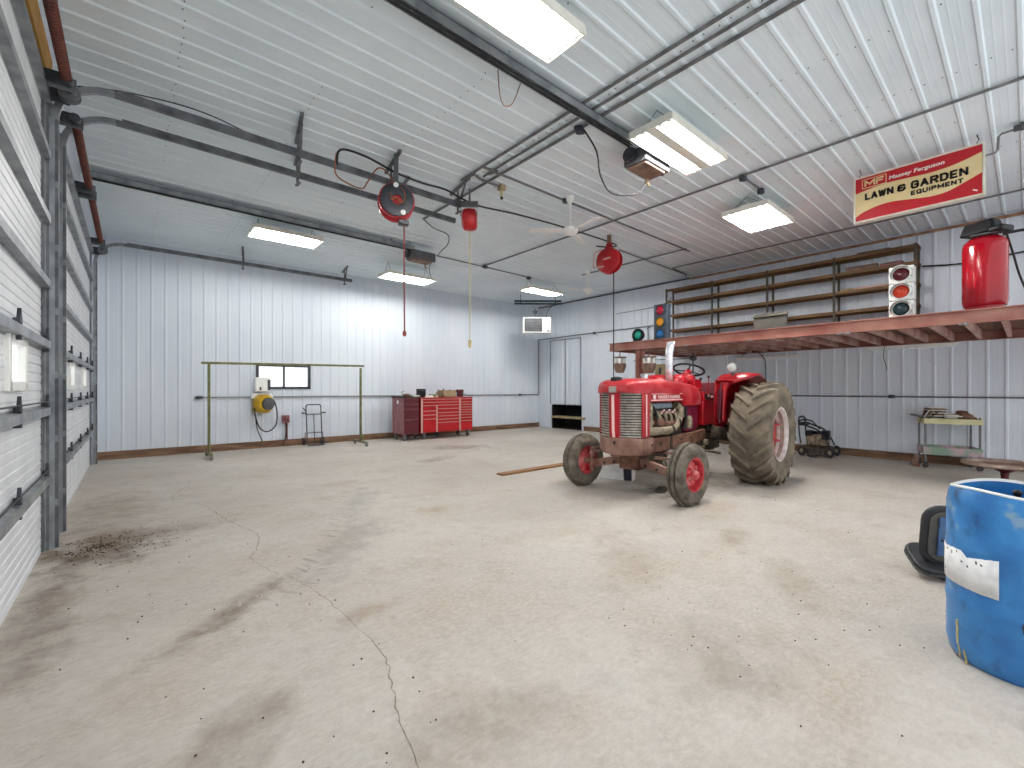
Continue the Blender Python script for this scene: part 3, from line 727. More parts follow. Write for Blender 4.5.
hr = thing('yellow_hose_reel', 'yellow wall reel with dark hub and a loop of hose under the window', 'hose reel', (2.50, BW-.26, 1.13))
q = MB(); q.lathe([(0, -.13), (.20, -.13), (.235, -.08), (.235, .08), (.20, .13), (0, .13)], 26, Matrix.Rotation(R(25), 4, 'Z') @ AX('y')); q.build('case', 'yellow', hr)
q = MB(); q.lathe([(0, 0), (.15, 0), (.155, .02), (.155, .06), (0, .06)], 22, Matrix.Rotation(R(25), 4, 'Z') @ T(.02, -.19, 0) @ AX('y')); q.build('hub', 'motor', hr)
q = MB(); q.bb(-.22, -.08, -.05, .22, .10, .14).bb(-.22, -.08, -.05, .22, -.19, -.15).bb(-.10, .10, .10, .235, -.2, .2); q.build('wall_bracket', 'yellow', hr, bevel=.006)
MB().tube(smoothpath([(-.20, -.05, .05), (-.19, -.05, -.25), (-.10, -.05, -.58), (.08, -.05, -.70), (.27, -.05, -.55), (.30, -.05, -.22), (.24, -.05, .05), (.16, -.08, .12)], 6), .016, 8).tube(smoothpath([(-.17, .0, -.35), (-.12, .05, -.65), (0, .12, -.95)], 5), .012, 7).build('hose', 'black', hr)
wb = thing('towel_box', 'white dispenser box in front of the window, above the yellow reel', 'box', (2.50, BW-.02, 1.45))
q = MB(); q.bb(-.17, .17, -.22, -.04, -.02, .34); q.build('case', 'white', wb, bevel=.02)
q = MB(); q.bb(.10, .165, -.228, -.218, .02, .28).bb(-.08, -.04, -.228, -.218, .02, .10); q.build('slot', 'darksteel', wb)
q = MB(); q.prism([(-.20, -.06), (.20, -.06), (.24, -.12), (.24, -.20), (-.24, -.20), (-.24, -.12)], 0, .10, T(0, -.04, 0) @ Matrix.Rotation(R(90), 4, 'X')); q.build('lower_shroud', 'white', wb, bevel=.01)

rb = thing('red_outlet', 'small faded red outlet box with a hanging cord beside the hand truck', 'outlet box', (3.06, BW-.06, .70))
MB().bb(-.09, .09, -.04, .05, -.09, .11).build('box', 'dullred', rb, bevel=.012)
MB().bb(-.05, .0, -.05, -.038, -.03, .06).bb(.02, .06, -.05, -.038, -.05, .04).build('socket', 'maroon', rb)
MB().tube(smoothpath([(0, -.01, -.09), (.01, -.02, -.3), (-.01, -.01, -.5), (-.08, -.03, -.64)], 5), .016, 7).tube([(.03, 0, -.09), (.035, 0, -.53)], .018, 7).build('cord', 'maroon', rb)

ht = thing('hand_truck', 'grey two wheeled hand truck leaning against the back wall', 'hand truck', (3.72, BW-.28, 0))
q = MB(); 
fr = [(-.19, -.02, .06), (-.19, .10, .98)] + [(-.19+.06-.06*math.cos(R(a)), .105, 1.02+.06*math.sin(R(a))) for a in (20, 45, 70, 90)] + [(.13+.06*math.sin(R(a)), .105, 1.02+.06*math.cos(R(a))) for a in (0, 25, 50, 75)] + [(.19, .10, .98), (.19, -.02, .06)]
q.tube(fr, .015, 8)
for z in (.33, .82): q.tube([(-.19, -.02+.12*z, z), (.19, -.02+.12*z, z)], .012, 8)
q.tube([(0, .0, .06), (0, .08, .82)], .012, 8); q.build('frame', 'darksteel', ht)
MB().bb(-.2, .2, -.24, .0, .01, .02).build('toe_plate', 'darksteel', ht)
q = MB(); q.cyl((-.31, .08, .86), (-.19, .08, .86), .018).cyl((.19, .08, .86), (.31, .08, .86), .018).tube([(-.2, .08, .9), (-.27, .07, 1.0)], .012); q.build('grip', 'black', ht)
for s in (-1, 1):
    q = MB(); q.lathe([(0, -.03), (.075, -.03), (.10, -.02), (.10, .02), (.075, .03), (0, .03)], 18, T(s*.24, .12, .10) @ AX('x')); q.build('wheel', 'black', ht)
    MB().cyl((s*.205, .1, .1), (s*.275, .12, .1), .035).bar((s*.22, .09, .1), (s*.22, .05, .34), .03, .015).build('axle_bracket', 'dullred', ht)

# tool chest
tc = thing('tool_chest', 'long red rolling tool chest with many drawers against the back wall', 'tool chest', (6.16, 11.62, 0))
X1 = 2.13
q = MB(); q.bb(.29, X1, .01, .72, .20, 1.22); q.build('body', 'red', tc, bevel=.01)
MB().bb(.26, X1+.01, -.005, .73, 1.215, 1.245).build('top', 'red', tc, bevel=.006)
q = MB()
for x in (.285, 1.63): q.bb(x, x+.055, -.012, .01, .20, 1.215)
q.bb(.80, .845, -.012, .01, .20, 1.02); q.build('trim_post', 'cream', tc, bevel=.003)
def drawers(x0, x1, zs, mat, tmat):
    for a, b_ in zip(zs, zs[1:]):
        d = MB().bb(x0+.008, x1-.008, -.014, .02, a+.006, b_-.006).build('drawer', mat, tc, bevel=.004)
        MB().bb(x0+.012, x1-.012, -.026, -.012, b_-.026, b_-.010).build('handle_trim', tmat, d)
drawers(.34, 1.63, [1.03, 1.12, 1.21], 'red', 'cream')
drawers(.34, .80, [.21, .62, .74, .86, 1.02], 'red', 'cream')
drawers(.845, 1.63, [.21, .50, .60, .70, .80, .92, 1.03], 'red', 'cream')
drawers(1.685, X1, [.21, .52, .62, .71, .79, .87, .95, 1.03, 1.11, 1.21], 'red', 'cream')
# end locker on the left
lk = thing('side_locker', 'dull maroon tool locker butted against the end of the red tool chest', 'tool locker', (5.885, 11.62, 0))
MB().bb(0, .50, .02, .72, .19, 1.26).build('body', 'dullred', lk, bevel=.008)
MB().bb(-.03, .53, -.02, .74, 1.25, 1.285).build('top', 'greyboard', lk, bevel=.004)
for a, b_ in ((.2, .62), (.63, .92), (.93, 1.06), (1.07, 1.24)):
    d = MB().bb(.03, .49, 0, .03, a, b_).build('drawer', 'maroon', lk, bevel=.004)
    MB().bb(.05, .47, -.012, .002, b_-.02, b_-.008).build('handle_trim', 'dullred', d)
MB().lathe([(0, 0), (.06, 0), (.055, .006), (0, .008)], 14, T(-.001, .36, 1.12) @ Matrix.Rotation(R(-90), 4, 'Y')).build('white_sticker', 'white', lk)
def caster(par, x, y):
    q = MB(); q.cyl((x-.025, y, .075), (x+.025, y, .075), .075, n=16).bb(x-.04, x+.04, y-.05, y+.05, .14, .205).bb(x-.038, x-.03, y-.03, y+.04, .06, .15).bb(x+.03, x+.038, y-.03, y+.04, .06, .15); q.build('caster', 'tealtrim', par)
for x, y in ((.42, .08), (2.0, .08), (.42, .64), (2.0, .64), (1.2, .64)): caster(tc, x, y)
for x, y in ((.08, .1), (.08, .62), (.42, .62)): caster(lk, x, y)
TZ = 1.245
t = thing('black_case', 'small black box standing on the red tool chest', 'box', (6.63, 11.95, TZ)); MB().bb(-.11, .11, -.1, .1, 0, .26).build('case', 'blackgloss', t, bevel=.01); MB().bb(-.1, .1, -.112, -.1, .2, .22).build('lid_seam', 'motor', t)
t = thing('tool_tray', 'tan tray standing on the red tool chest', 'tray', (7.55, 11.95, TZ))
q = MB(); q.bb(-.24, .24, -.14, .14, 0, .02).bb(-.24, .24, -.14, -.125, 0, .22).bb(-.24, .24, .125, .14, 0, .22).bb(-.24, -.225, -.14, .14, 0, .22).bb(.225, .24, -.14, .14, 0, .22); q.build('tray', 'tan', t)
q = MB(); q.cyl((-.1, 0, .02), (-.12, .02, .27), .02).cyl((.05, 0, .02), (.1, .0, .25), .02); q.build('handles', 'motorbrown', t)
t = thing('bench_vise', 'dark red vise on the end of the tool chest beside the tan tray', 'vise', (8.0, 11.9, TZ))
q = MB(); q.cyl((0, 0, 0), (0, 0, .05), .09).bb(-.05, .05, -.12, .12, .05, .15).bb(-.07, .07, -.12, -.04, .14, .24).bb(-.07, .07, .03, .12, .14, .24); q.build('body', 'maroon', t, bevel=.008); MB().cyl((0, -.24, .1), (0, -.1, .1), .015).cyl((-.07, -.23, .1), (.07, -.23, .1), .008).build('screw_handle', 'motor', t)
for i, (x, y, sx, sy, rz, mt, lb) in enumerate(((6.35, 11.72, .24, .16, 15, 'paper', 'crumpled white rag on the tool chest beside the locker'), (6.78, 11.72, .26, .14, -20, 'paper', 'white paper lying in front of the black box on the tool chest'))):
    q = MB(); n = 7; rings = []
    for a in range(n):
        rings.append([((a/(n-1)-.5)*sx, (b_/(n-1)-.5)*sy, .03+random.uniform(0, .05) if 0 < a < n-1 and 0 < b_ < n-1 else .004) for b_ in range(n)])
    q.loft(rings, wrap=False); o = q.build('rag', mt, loc=(x, y, TZ)); o.rotation_euler.z = R(rz); tag(o, lb, 'rag')
t = thing('air_ratchet', 'greenish power tool lying in the middle of the tool chest top', 'power tool', (7.0, 11.85, TZ)); MB().cyl((-.14, 0, .05), (.12, 0, .05), .05).cyl((.12, 0, .05), (.2, 0, .05), .03).bar((-.1, 0, .04), (-.14, -.1, .03), .05, .05).build('body', 'olive', t); MB().cyl((.2, 0, .05), (.24, 0, .05), .018).build('chuck', 'chrome', t)
t = thing('oil_can', 'small brown can on the tool chest beside the tan tray', 'can', (7.22, 11.95, TZ)); MB().lathe([(0, 0), (.07, 0), (.07, .12), (.03, .17), (.012, .2), (.01, .26), (0, .26)], 16).build('body', 'motorbrown', t)
t = thing('tape_roll', 'pale round tape roll on the front edge of the tool chest', 'tape roll', (7.0, 11.68, TZ)); MB().lathe([(.03, 0), (.055, 0), (.055, .05), (.03, .05)], 18, closed=True).build('roll', 'cream', t)
t = thing('tool_pouch', 'brown leather pouch lying on the locker top', 'pouch', (6.05, 11.75, 1.285)); MB().ball((0, 0, .04), .1, (1.3, .9, .45)).build('body', 'brownrag', t); MB().tube(smoothpath([(-.1, 0, .05), (-.15, .02, .12), (-.06, .03, .14)], 4), .01).build('strap', 'motorbrown', t)
t = thing('wrench', 'steel wrench lying on the tool chest in front of the tan tray', 'wrench', (7.6, 11.70, TZ+.008)); MB().bb(-.15, .15, -.012, .012, -.006, .006).lathe([(.014, -.008), (.032, -.008), (.032, .008), (.014, .008)], 12, T(.16, 0, 0), closed=True).prism([(-.15, -.012), (-.2, -.035), (-.2, -.012), (-.175, 0), (-.2, .012), (-.2, .035), (-.15, .012)], -.007, .007).build('body', 'chrome', t)

# corner heater
ah = thing('unit_heater', 'white unit heater with dark grille hanging in the far corner', 'heater', (10.66, 11.12, 3.69), -40)
W2, H2 = .48, .27
q = MB(); q.bb(-W2, W2, -.22, .22, -H2, H2); q.build('cabinet', 'white', ah, bevel=.015)
q = MB(); q.bb(-W2+.06, W2-.30, -.235, -.215, -H2+.05, H2-.04); q.build('grille', 'heatergrille', ah)
q = MB()
for i in range(9): q.bb(-W2+.06, W2-.30, -.25, -.232, -H2+.06+i*.052, -H2+.075+i*.052)
q.build('louvre', 'motor', ah)
MB().bb(W2-.14, W2-.05, -.228, -.218, -H2+.05, -H2+.09).build('badge', 'darksteel', ah)
q = MB(); q.tube([(-.05, 0, H2), (-.05, 0, .60)], .02).cyl((-.05, 0, .42), (-.05, 0, .52), .05, .10); q.tube(smoothpath([(.36, .05, H2), (.36, .05, .4), (.45, .08, .62), (.6, .1, .74)], 5), .02); q.build('hanging_pipe', 'motor', ah)
hb = thing('hanging_rail', 'pair of dark green rails hanging under the ceiling above the corner heater', 'rail', (10.66, 11.05, 4.42), -40)
for y, dz in ((-.16, 0), (.1, .14)): MB().bar((-.82, y, dz), (.82, y, dz), .06, .06).build('rail', 'teal', hb, bevel=.006)
q = MB()
for x in (-.6, .6): q.bar((x, -.16, .03), (x, .1, .14), .05, .03); q.bar((x, 0, .05), (x, 0, CE-4.42), .02, .02)
q.build('hanger', 'teal', hb)

# ------------------------------------------------------------------ mezzanine
MX, MZ0, MZ1, MY0, MY1 = 9.0, 2.43, 2.62, -1.45, 6.76
mz = thing('mezzanine', 'red oxide steel mezzanine platform carrying the shelf rack and compressor', 'mezzanine', (MX, 0, 0))
def ibeam(mb, p0, p1, w=.11, h=.19, t=.014):
    p0, p1 = Vector(p0), Vector(p1)
    mb.bar(p0+Vector((0, 0, h/2-t/2)), p1+Vector((0, 0, h/2-t/2)), w, t).bar(p0-Vector((0, 0, h/2-t/2)), p1-Vector((0, 0, h/2-t/2)), w, t).bar(p0, p1, t, h-2*t)
zc = (MZ0+MZ1)/2
q = MB(); ibeam(q, (0, MY0, zc), (0, MY1, zc)); q.build('front_beam', 'mezz', mz, smooth=False)
q = MB(); ibeam(q, (0.05, MY1-.06, zc), (RW-MX-.03, MY1-.06, zc)); q.build('end_beam', 'mezz', mz, smooth=False)
q = MB(); ibeam(q, (RW-MX-.09, MY0, zc), (RW-MX-.09, MY1, zc)); q.build('wall_beam', 'mezz', mz, smooth=False)
y = -1.3
while y < MY1-.3:
    q = MB(); q.bar((.0, y, zc+.0), (RW-MX-.08, y, zc+.0), .014, .15).bar((0, y+.022, zc-.07), (RW-MX-.08, y+.022, zc-.07), .055, .012).bar((0, y+.022, zc+.07), (RW-MX-.08, y+.022, zc+.07), .055, .012)
    q.build('joist', 'joist', mz, smooth=False); y += .375
MB().bb(-.05, RW-MX-.02, MY0, MY1, MZ1, MZ1+.0).bm.free()
MB().bb(.06, RW-MX-.03, MY0, MY1-.01, MZ1-.03, MZ1-.005).build('deck', 'mezzdeck', mz, smooth=False)
q = MB()
for y in (.55, 1.9, 2.0, 3.4, 4.7): q.bb(-.045, -.03, y, y+.10, MZ0-.02, MZ0+.012).cyl((-.055, y+.03, MZ0+.02), (-.055, y+.03, MZ0-.02), .012)
q.build('clip', 'galv', mz)
q = MB(); q.bar((.06, 5.94, 0.0), (.06, 5.94, MZ0), .13, .012, up=(0, 1, 0)).bar((.06, 5.88, 0), (.06, 5.88, MZ0), .012, .13, up=(0, 1, 0)).bar((.06, 6.0, 0), (.06, 6.0, MZ0), .012, .13, up=(0, 1, 0)).bb(-.06, .18, 5.82, 6.06, 0, .015)
q.build('post', 'mezz', mz, smooth=False)

# hanging lanterns below the mezzanine
for (x, y, z, n, sc, lb) in ((9.05, 6.50, 2.05, 4, 1.08, 'brown bucket lantern hanging at the open end of the mezzanine, before the post'), (9.05, 5.70, 2.02, 4, 1.15, 'brown bucket lantern hanging between the mezzanine post and the exhaust stack')):
    t = thing('hanging_lantern', lb, 'lantern', (x, y, z), 0, 'lanterns under the mezzanine')
    MB().lathe([(0, -.16), (.09*sc, -.15), (.135*sc, -.02), (.14*sc, .07), (.12*sc, .07), (.11*sc, 0), (0, -.01)], 20).build('bucket', 'brownmetal', t)
    q = MB()
    for k in range(n): a = 2*PI*k/n+.5; q.cyl((.085*sc*math.cos(a), .085*sc*math.sin(a), .03), (.085*sc*math.cos(a), .085*sc*math.sin(a), .20), .036, .045, 10)
    q.build('glass_chimney', 'white', t)
    MB().lathe([(0, .235), (.14*sc, .235), (.15*sc, .215), (.0, .215)], 18).tube([(0, 0, -.01), (0, 0, MZ0-z)], .012).build('cap_and_rod', 'brownmetal', t)
t = thing('tan_panel', 'small tan panel on the right wall behind the exhaust stack', 'panel', (RW-.04, 7.25, 2.06)); MB().bb(-.03, .03, -.27, .27, -.2, .2).build('board', 'tan', t, bevel=.006); MB().bb(-.035, -.03, .06, .14, -.1, .1).build('slot', 'darksteel', t)
t = thing('work_lamp', 'dark round work lamp on a rod under the mezzanine, above the steering wheel', 'lamp', (11.0, 5.64, 2.29)); MB().ball((0, 0, 0), .09, (1, 1, .75)).cyl((0, 0, .04), (0, 0, .14), .02).build('head', 'motor', t); MB().tube([(0, 0, 0), (.05, 1.0, .02), (.1, 1.85, .03)], .012).tube([(0, 0, -.05), (0, 0, -.35)], .02).build('rod', 'tealtrim', t)
run('power_cord', 'black cord hanging down the right wall under the mezzanine joists', 'cord', [(RW-.1, 4.95, 2.40), (RW-.09, 4.6, 2.46), (RW-.09, 4.40, 2.28), (RW-.09, 4.36, 2.0), (RW-.09, 4.36, 1.4)], .012, 'black', smooth=4)
run('power_cord', 'thin pull cord hanging from the strip light above the cart', 'cord', [(RW-.14, 2.0, 2.42), (RW-.15, 2.02, 2.2), (RW-.13, 1.98, 2.0), (RW-.14, 1.97, 1.9)], .006, 'black', smooth=4)

# shelving unit on the mezzanine
SX0, SX1 = 11.88, 12.24
su = thing('shelving_unit', 'long rusty brown four shelf rack standing on the mezzanine', 'shelving', (SX0, 1.43, MZ1-.005))
SL = 5.47; zb = MZ1-.005
for z in (3.20, 3.63, 4.04, 4.38):
    q = MB(); q.bb(.0, SX1-SX0, .0, SL, z-zb+.016, z-zb+.024).bb(-.006, .0, .0, SL, z-zb-.045, z-zb+.026).bb(SX1-SX0, SX1-SX0+.006, 0, SL, z-zb-.045, z-zb+.026); q.build('shelf', 'shelfwood', su, smooth=False)
for y in (0.02, 1.37, 2.74, 4.11, 5.45):
    for x in (-.012, SX1-SX0+.012):
        q = MB(); q.bb(x-.022, x+.022, y-.003, y+.003, 0, 4.42-zb).bb(x-.003, x+.003, y, y+.045, 0, 4.42-zb); q.build('post', 'shelfpost', su, smooth=False)
def sbox(name, lb, cat, x, y, z, dx, dy, dz, mat, rz=0):
    t = thing(name, lb, cat, (x, y, z), rz); MB().box((0, 0, dz/2), (dx, dy, dz)).build('body', mat, t, bevel=min(.006, dz/5)); MB().box((-dx/2, 0, dz*.7), (.006, dy*.8, dz*.2)).build('edge_strip', 'shelfpost', t); return t
sbox('flat_box', 'flat red brown box on the second shelf of the rack', 'box', 12.02, 2.35, 4.064, .22, .55, .10, 'motorbrown', 4)
sbox('flat_box', 'long pale red box lying on the second shelf above the white signal', 'box', 12.02, 1.85, 4.064, .2, .35, .07, 'dullred', -6)
sbox('flat_box', 'dark flat box lying on the top shelf of the rack', 'box', 12.05, 2.15, 4.404, .2, .55, .045, 'shelfpost', 3)
t = thing('hand_tool', 'tan pointed hand tool lying on the third shelf of the rack', 'tool', (11.98, 2.2, 3.654)); MB().prism([(0, -.3), (.05, -.1), (.05, .25), (0, .3), (-.05, .2), (-.04, -.1)], 0, .05).build('blade', 'cream', t, bevel=.005); MB().cyl((0, .28, .03), (0, .5, .03), .03).build('grip', 'tan', t)
t = thing('small_can', 'small reddish can on the third shelf beside the white signal', 'can', (11.98, 1.72, 3.654)); MB().lathe([(0, 0), (.05, 0), (.052, .01), (.05, .11), (.0, .115)], 14).build('body', 'dullred', t)
gb = thing('grey_board', 'grey weathered board leaning on the mezzanine in front of the rack', 'board', (9.45, 3.29, MZ1+.02)); MB().box((0.03, 0, .17), (.03, .60, .36), rot=(0, 8, 0)).build('board', 'greyboard', gb, bevel=.004); MB().box((0.01, 0, .30), (.02, .60, .03), rot=(0, 8, 0)).build('edge_batten', 'shelfpost', gb)

# traffic signals
def lens(par, x, y, z, r, mat, visor=None):
    q = MB(); q.lathe([(r*1.12, 0), (r*1.12, .03), (r*.98, .035), (r*.98, 0)], 24, T(x, y, z) @ Matrix.Rotation(R(-90), 4, 'Y'), closed=True)
    o = q.build('bezel', visor or 'tldark', par)
    q = MB(); q.lathe([(r, .0), (r*.9, .018), (r*.6, .035), (0, .045)], 24, T(x, y, z) @ Matrix.Rotation(R(-90), 4, 'Y')); q.build('lens', mat, par)
DZK = MZ1+.0
ts = thing('traffic_signal', 'white three lens traffic signal standing on the mezzanine beside the rack', 'traffic signal', (9.18, 1.30, DZK), 0, 'traffic signals')
q = MB()
for k in range(3): q.bb(-.02, .18, -.15, .15, .005+k*.27, .265+k*.27)
q.build('housing', 'tlwhite', ts, bevel=.012)
for k, mt in enumerate(('lgreend', 'lorange', 'lred')):
    lens(ts, -.02, 0, .135+k*.27, .105, mt, 'tlwhite')
    v = MB(); rr = .135
    v.lathe([(rr, .0), (rr*.98, .11)], 16, T(-.02, 0, .135+k*.27) @ Matrix.Rotation(R(-90), 4, 'Y'), a0=R(-110), a1=R(110))
    o = v.build('visor', 'tlwhite', ts); md = o.modifiers.new('Solid', 'SOLIDIFY'); md.thickness = .008
    
ts = thing('traffic_signal', 'dark narrow traffic signal with red, amber and blue lenses at the rack end', 'traffic signal', (9.15, 5.47, DZK), 0, 'traffic signals')
MB().bb(0, .16, -.17, .17, 0, .82).build('housing', 'tldark', ts, bevel=.015)
q = MB(); 
for z in (.27, .55): q.bb(-.006, .0, -.165, .165, z-.004, z+.004)
q.build('seam', 'darksteel', ts)
for z, mt in ((.135, 'lblue'), (.41, 'lamber'), (.68, 'lred2')): lens(ts, -.002, 0, z, .105, mt)
ts = thing('traffic_signal', 'single round green signal lamp at the open end of the mezzanine', 'traffic signal', (9.15, 6.05, DZK), 0, 'traffic signals')
MB().lathe([(0, .1), (.11, .1), (.15, .03), (.155, -.03), (.13, -.03), (.12, .0), (0, .0)], 26, T(0, 0, .16) @ AX('x')).build('housing', 'blackgloss', ts); lens(ts, -.005, 0, .16, .105, 'lgreen', 'blackgloss')
MB().bb(.0, .08, -.06, .06, 0, .03).bb(.03, .05, .10, .16, .0, .22).build('stand', 'darksteel', ts)

# compressor
cp = thing('air_compressor', 'upright red air compressor tank with black motor on the mezzanine', 'air compressor', (9.78, .43, MZ1-.005))
RT = .246
MB().lathe([(0, .10), (RT*.6, .10), (RT*.93, .13), (RT, .20), (RT, 1.02), (RT*.95, 1.10), (RT*.7, 1.16), (0, 1.18)], 40).build('tank', 'tank', cp)
MB().lathe([(RT*.8, 0), (RT*.86, 0), (RT*.86, .17), (RT*.8, .17)], 32, closed=True).build('skirt', 'tank', cp)
q = MB(); q.bb(-.20, .20, -.14, .14, 1.175, 1.20); q.build('top_plate', 'motor', cp)
mr = T(0, .02, 1.19) @ Matrix.Rotation(R(62), 4, 'Z') @ Matrix.Scale(.74, 4) @ T(0, 0, -1.19)
q = MB(); q.box((0, .03, 1.36), (.60, .34, .26), M4=mr, taper=(.78, .7)); q.box((-.30, 0.03, 1.25), (.24, .36, .12), M4=mr); q.build('motor_shroud', 'blackgloss', cp, bevel=.03, seg=3)
q = MB(); q.box((.26, -.06, 1.34), (.14, .16, .16), M4=mr); q.box((.12, -.15, 1.36), (.06, .02, .08), M4=mr); q.build('pressure_switch', 'motor', cp, bevel=.01)
q = MB(); q.tube(smoothpath([(.10, -.18, 1.20), (.14, -.40, 1.22), (.20, -.90, 1.18), (.4, -1.5, 1.0)], 5), .022).tube(smoothpath([(.0, -.22, 1.18), (.05, -.28, .9), (.08, -.36, .5), (.1, -.5, .12), (.2, -.75, .16)], 5), .013); q.build('hose', 'black', cp)
run('power_cord', 'black cable along the right wall between the rack and the compressor', 'cord', [(RW-.04, 1.42, 4.02), (RW-.04, .82, 3.95), (RW-.04, .05, 4.0), (RW-.04, -1.2, 4.1)], .016, 'black', smooth=3)
run('conduit', 'thin grey conduit stub on the wall before the end of the rack', 'conduit', [(RW-.026, 9.0, 4.02), (RW-.026, 7.4, 4.06), (RW-.026, 7.0, 4.25)], .012, 'conduit', smooth=3)

# ------------------------------------------------------------------ sign
SW, SH = 1.30, .625
sg = thing('hanging_sign', 'red and cream lawn and garden equipment sign hanging from the ceiling', 'sign', (8.25, 1.68, 3.99), -90)
# local: x along the sign (towards -y of the room), y through it (towards +x of the room), z up; face looks to -y
MB().bb(0, SW, -.05, .05, 0, SH).build('panel', 'signred', sg, bevel=.004)
q = MB(); b_ = .022
q.bb(-b_, SW+b_, -.06, .06, SH, SH+b_).bb(-b_, SW+b_, -.06, .06, -b_, 0).bb(-b_, 0, -.06, .06, 0, SH).bb(SW, SW+b_, -.06, .06, 0, SH); q.build('frame', 'signframe', sg, bevel=.004)
up = smoothpath([(0, .655, 0), (.12, .70, 0), (.27, .735, 0), (.45, .72, 0), (.6, .70, 0), (.75, .715, 0), (.88, .77, 0), (1, .85, 0)], 6)
lo = smoothpath([(0, .10, 0), (.07, .19, 0), (.2, .265, 0), (.32, .28, 0), (.45, .24, 0), (.62, .185, 0), (.75, .20, 0), (.88, .31, 0), (1, .43, 0)], 6)
FM = T(0, -.051, 0) @ Matrix.Rotation(R(90), 4, 'X')       # (u, v, out) -> face
rings = MB()
n = 40
def samp(P, u):
    for a, c in zip(P, P[1:]):
        if a.x <= u <= c.x+1e-9: t = (u-a.x)/max(c.x-a.x, 1e-9); return a.y+(c.y-a.y)*t
    return P[-1].y
row = []
for i in range(n+1):
    u = i/n; row.append((FM @ Vector((u*SW, samp(lo, u)*SH, .002)), FM @ Vector((u*SW, samp(up, u)*SH, .002))))
vs = [(rings.bm.verts.new(a), rings.bm.verts.new(c)) for a, c in row]
for (a, b2), (c, d) in zip(vs, vs[1:]): rings.bm.faces.new((a, c, d, b2))
ob = rings.build('cream_band', 'signcream', sg, smooth=False); md = ob.modifiers.new('Solid', 'SOLIDIFY'); md.thickness = .002
GL = {'L': ([[(0, 1), (0, 0), (1, 0)]], .8), 'A': ([[(0, 0), (.5, 1), (1, 0)], [(.2, .33), (.8, .33)]], 1.05), 'W': ([[(0, 1), (.25, 0), (.5, .9), (.75, 0), (1, 1)]], 1.35),
      'N': ([[(0, 0), (0, 1), (1, 0), (1, 1)]], 1.), 'G': ([[(1, .8), (.8, 1), (.2, 1), (0, .8), (0, .2), (.2, 0), (.8, 0), (1, .2), (1, .5), (.55, .5)]], 1.),
      'R': ([[(0, 0), (0, 1), (.8, 1), (1, .85), (1, .65), (.8, .5), (0, .5)], [(.55, .5), (1, 0)]], 1.), 'D': ([[(0, 0), (0, 1), (.7, 1), (1, .75), (1, .25), (.7, 0), (0, 0)]], 1.),
      'E': ([[(1, 1), (0, 1), (0, 0), (1, 0)], [(0, .5), (.85, .5)]], .85), 'Q': ([[(.2, 0), (0, .2), (0, .8), (.2, 1), (.8, 1), (1, .8), (1, .2), (.8, 0), (.2, 0)], [(.6, .3), (1, -.08)]], 1.),
      'U': ([[(0, 1), (0, .2), (.2, 0), (.8, 0), (1, .2), (1, 1)]], 1.), 'I': ([[(0, 0), (0, 1)]], .0), 'P': ([[(0, 0), (0, 1), (.8, 1), (1, .85), (1, .6), (.8, .45), (0, .45)]], .95),
      'M': ([[(0, 0), (0, 1), (.5, .25), (1, 1), (1, 0)]], 1.25), 'T': ([[(0, 1), (1, 1)], [(.5, 1), (.5, 0)]], .95), 'F': ([[(1, 1), (0, 1), (0, 0)], [(0, .5), (.85, .5)]], .85),
      '&': ([[(1, .82), (.8, 1), (.25, 1), (.05, .85), (.05, .65), (.25, .53), (.6, .53)], [(.25, .53), (0, .38), (0, .15), (.2, 0), (.75, 0), (1, .2), (1, .45)]], .85)}
def strokes(s_, name, mat, M4, w, h, t, gap=.62):
    """block capitals drawn with strokes of width t inside a w by h box"""
    tot = sum(GL[c][1] for c in s_)+gap*(len(s_)-1)
    mb = MB(); u = (w-t)/tot; x = t/2
    for c in s_:
        paths, cw = GL[c]
        for p in paths:
            for a, b2 in zip(p, p[1:]):
                A = Vector((x+a[0]*cw*u, t/2+a[1]*(h-t), 0)); B = Vector((x+b2[0]*cw*u, t/2+b2[1]*(h-t), 0))
                d = (B-A).normalized(); n_ = Vector((-d.y, d.x, 0)); A = A-d*t*.36; B = B+d*t*.36
                mb.prism([tuple((A+n_*t/2)[:2]), tuple((A-n_*t/2)[:2]), tuple((B-n_*t/2)[:2]), tuple((B+n_*t/2)[:2])], 0, .002, M4)
        x += (cw+gap)*u
    return mb.build(name, mat, sg, smooth=False)
def stext(s_, name, mat, u0, u1, v0, v1, t=.02, tilt=0.):
    return strokes(s_, name, mat, FM @ T(u0*SW, v0*SH, .003) @ Matrix.Rotation(R(tilt), 4, 'Z'), (u1-u0)*SW, (v1-v0)*SH, t)
q = MB(); m = FM
q.prism([(.06*SW, .955*SH), (.06*SW, .735*SH), (.275*SW, .735*SH), (.275*SW, .955*SH)], .002, .004, m); q.build('logo_plate', 'signcream', sg)
q = MB(); q.prism([(.067*SW, .94*SH), (.067*SW, .752*SH), (.268*SW, .752*SH), (.268*SW, .94*SH)], .004, .0055, m); q.build('logo_ground', 'signred', sg)
strokes('MF', 'logo_letters', 'signcream', FM @ T(.082*SW, .775*SH, .0056), .172*SW, .145*SH, .021, .35)
text('Massey Ferguson', 'maker_lettering', 'signwhite', sg, FM @ T(.295*SW, .765*SH, .004) @ Matrix.Rotation(R(1), 4, 'Z'), 1, .03, .12, .001, fit=(.44*SW, .11*SH))
stext('LAWN', 'main_lettering', 'signblack', .085, .335, .455, .62, .0265)
stext('&', 'main_lettering', 'signblack', .365, .435, .455, .61, .026)
stext('GARDEN', 'main_lettering', 'signblack', .475, .905, .445, .62, .0265)
stext('EQUIPMENT', 'sub_lettering', 'signblack', .475, .87, .305, .405, .0165)
q = MB(); q.prism([(.93*SW, .10*SH), (.965*SW, .06*SH), (.97*SW, .085*SH), (.94*SW, .12*SH)], .002, .004, m); q.build('small_mark', 'signwhite', sg)
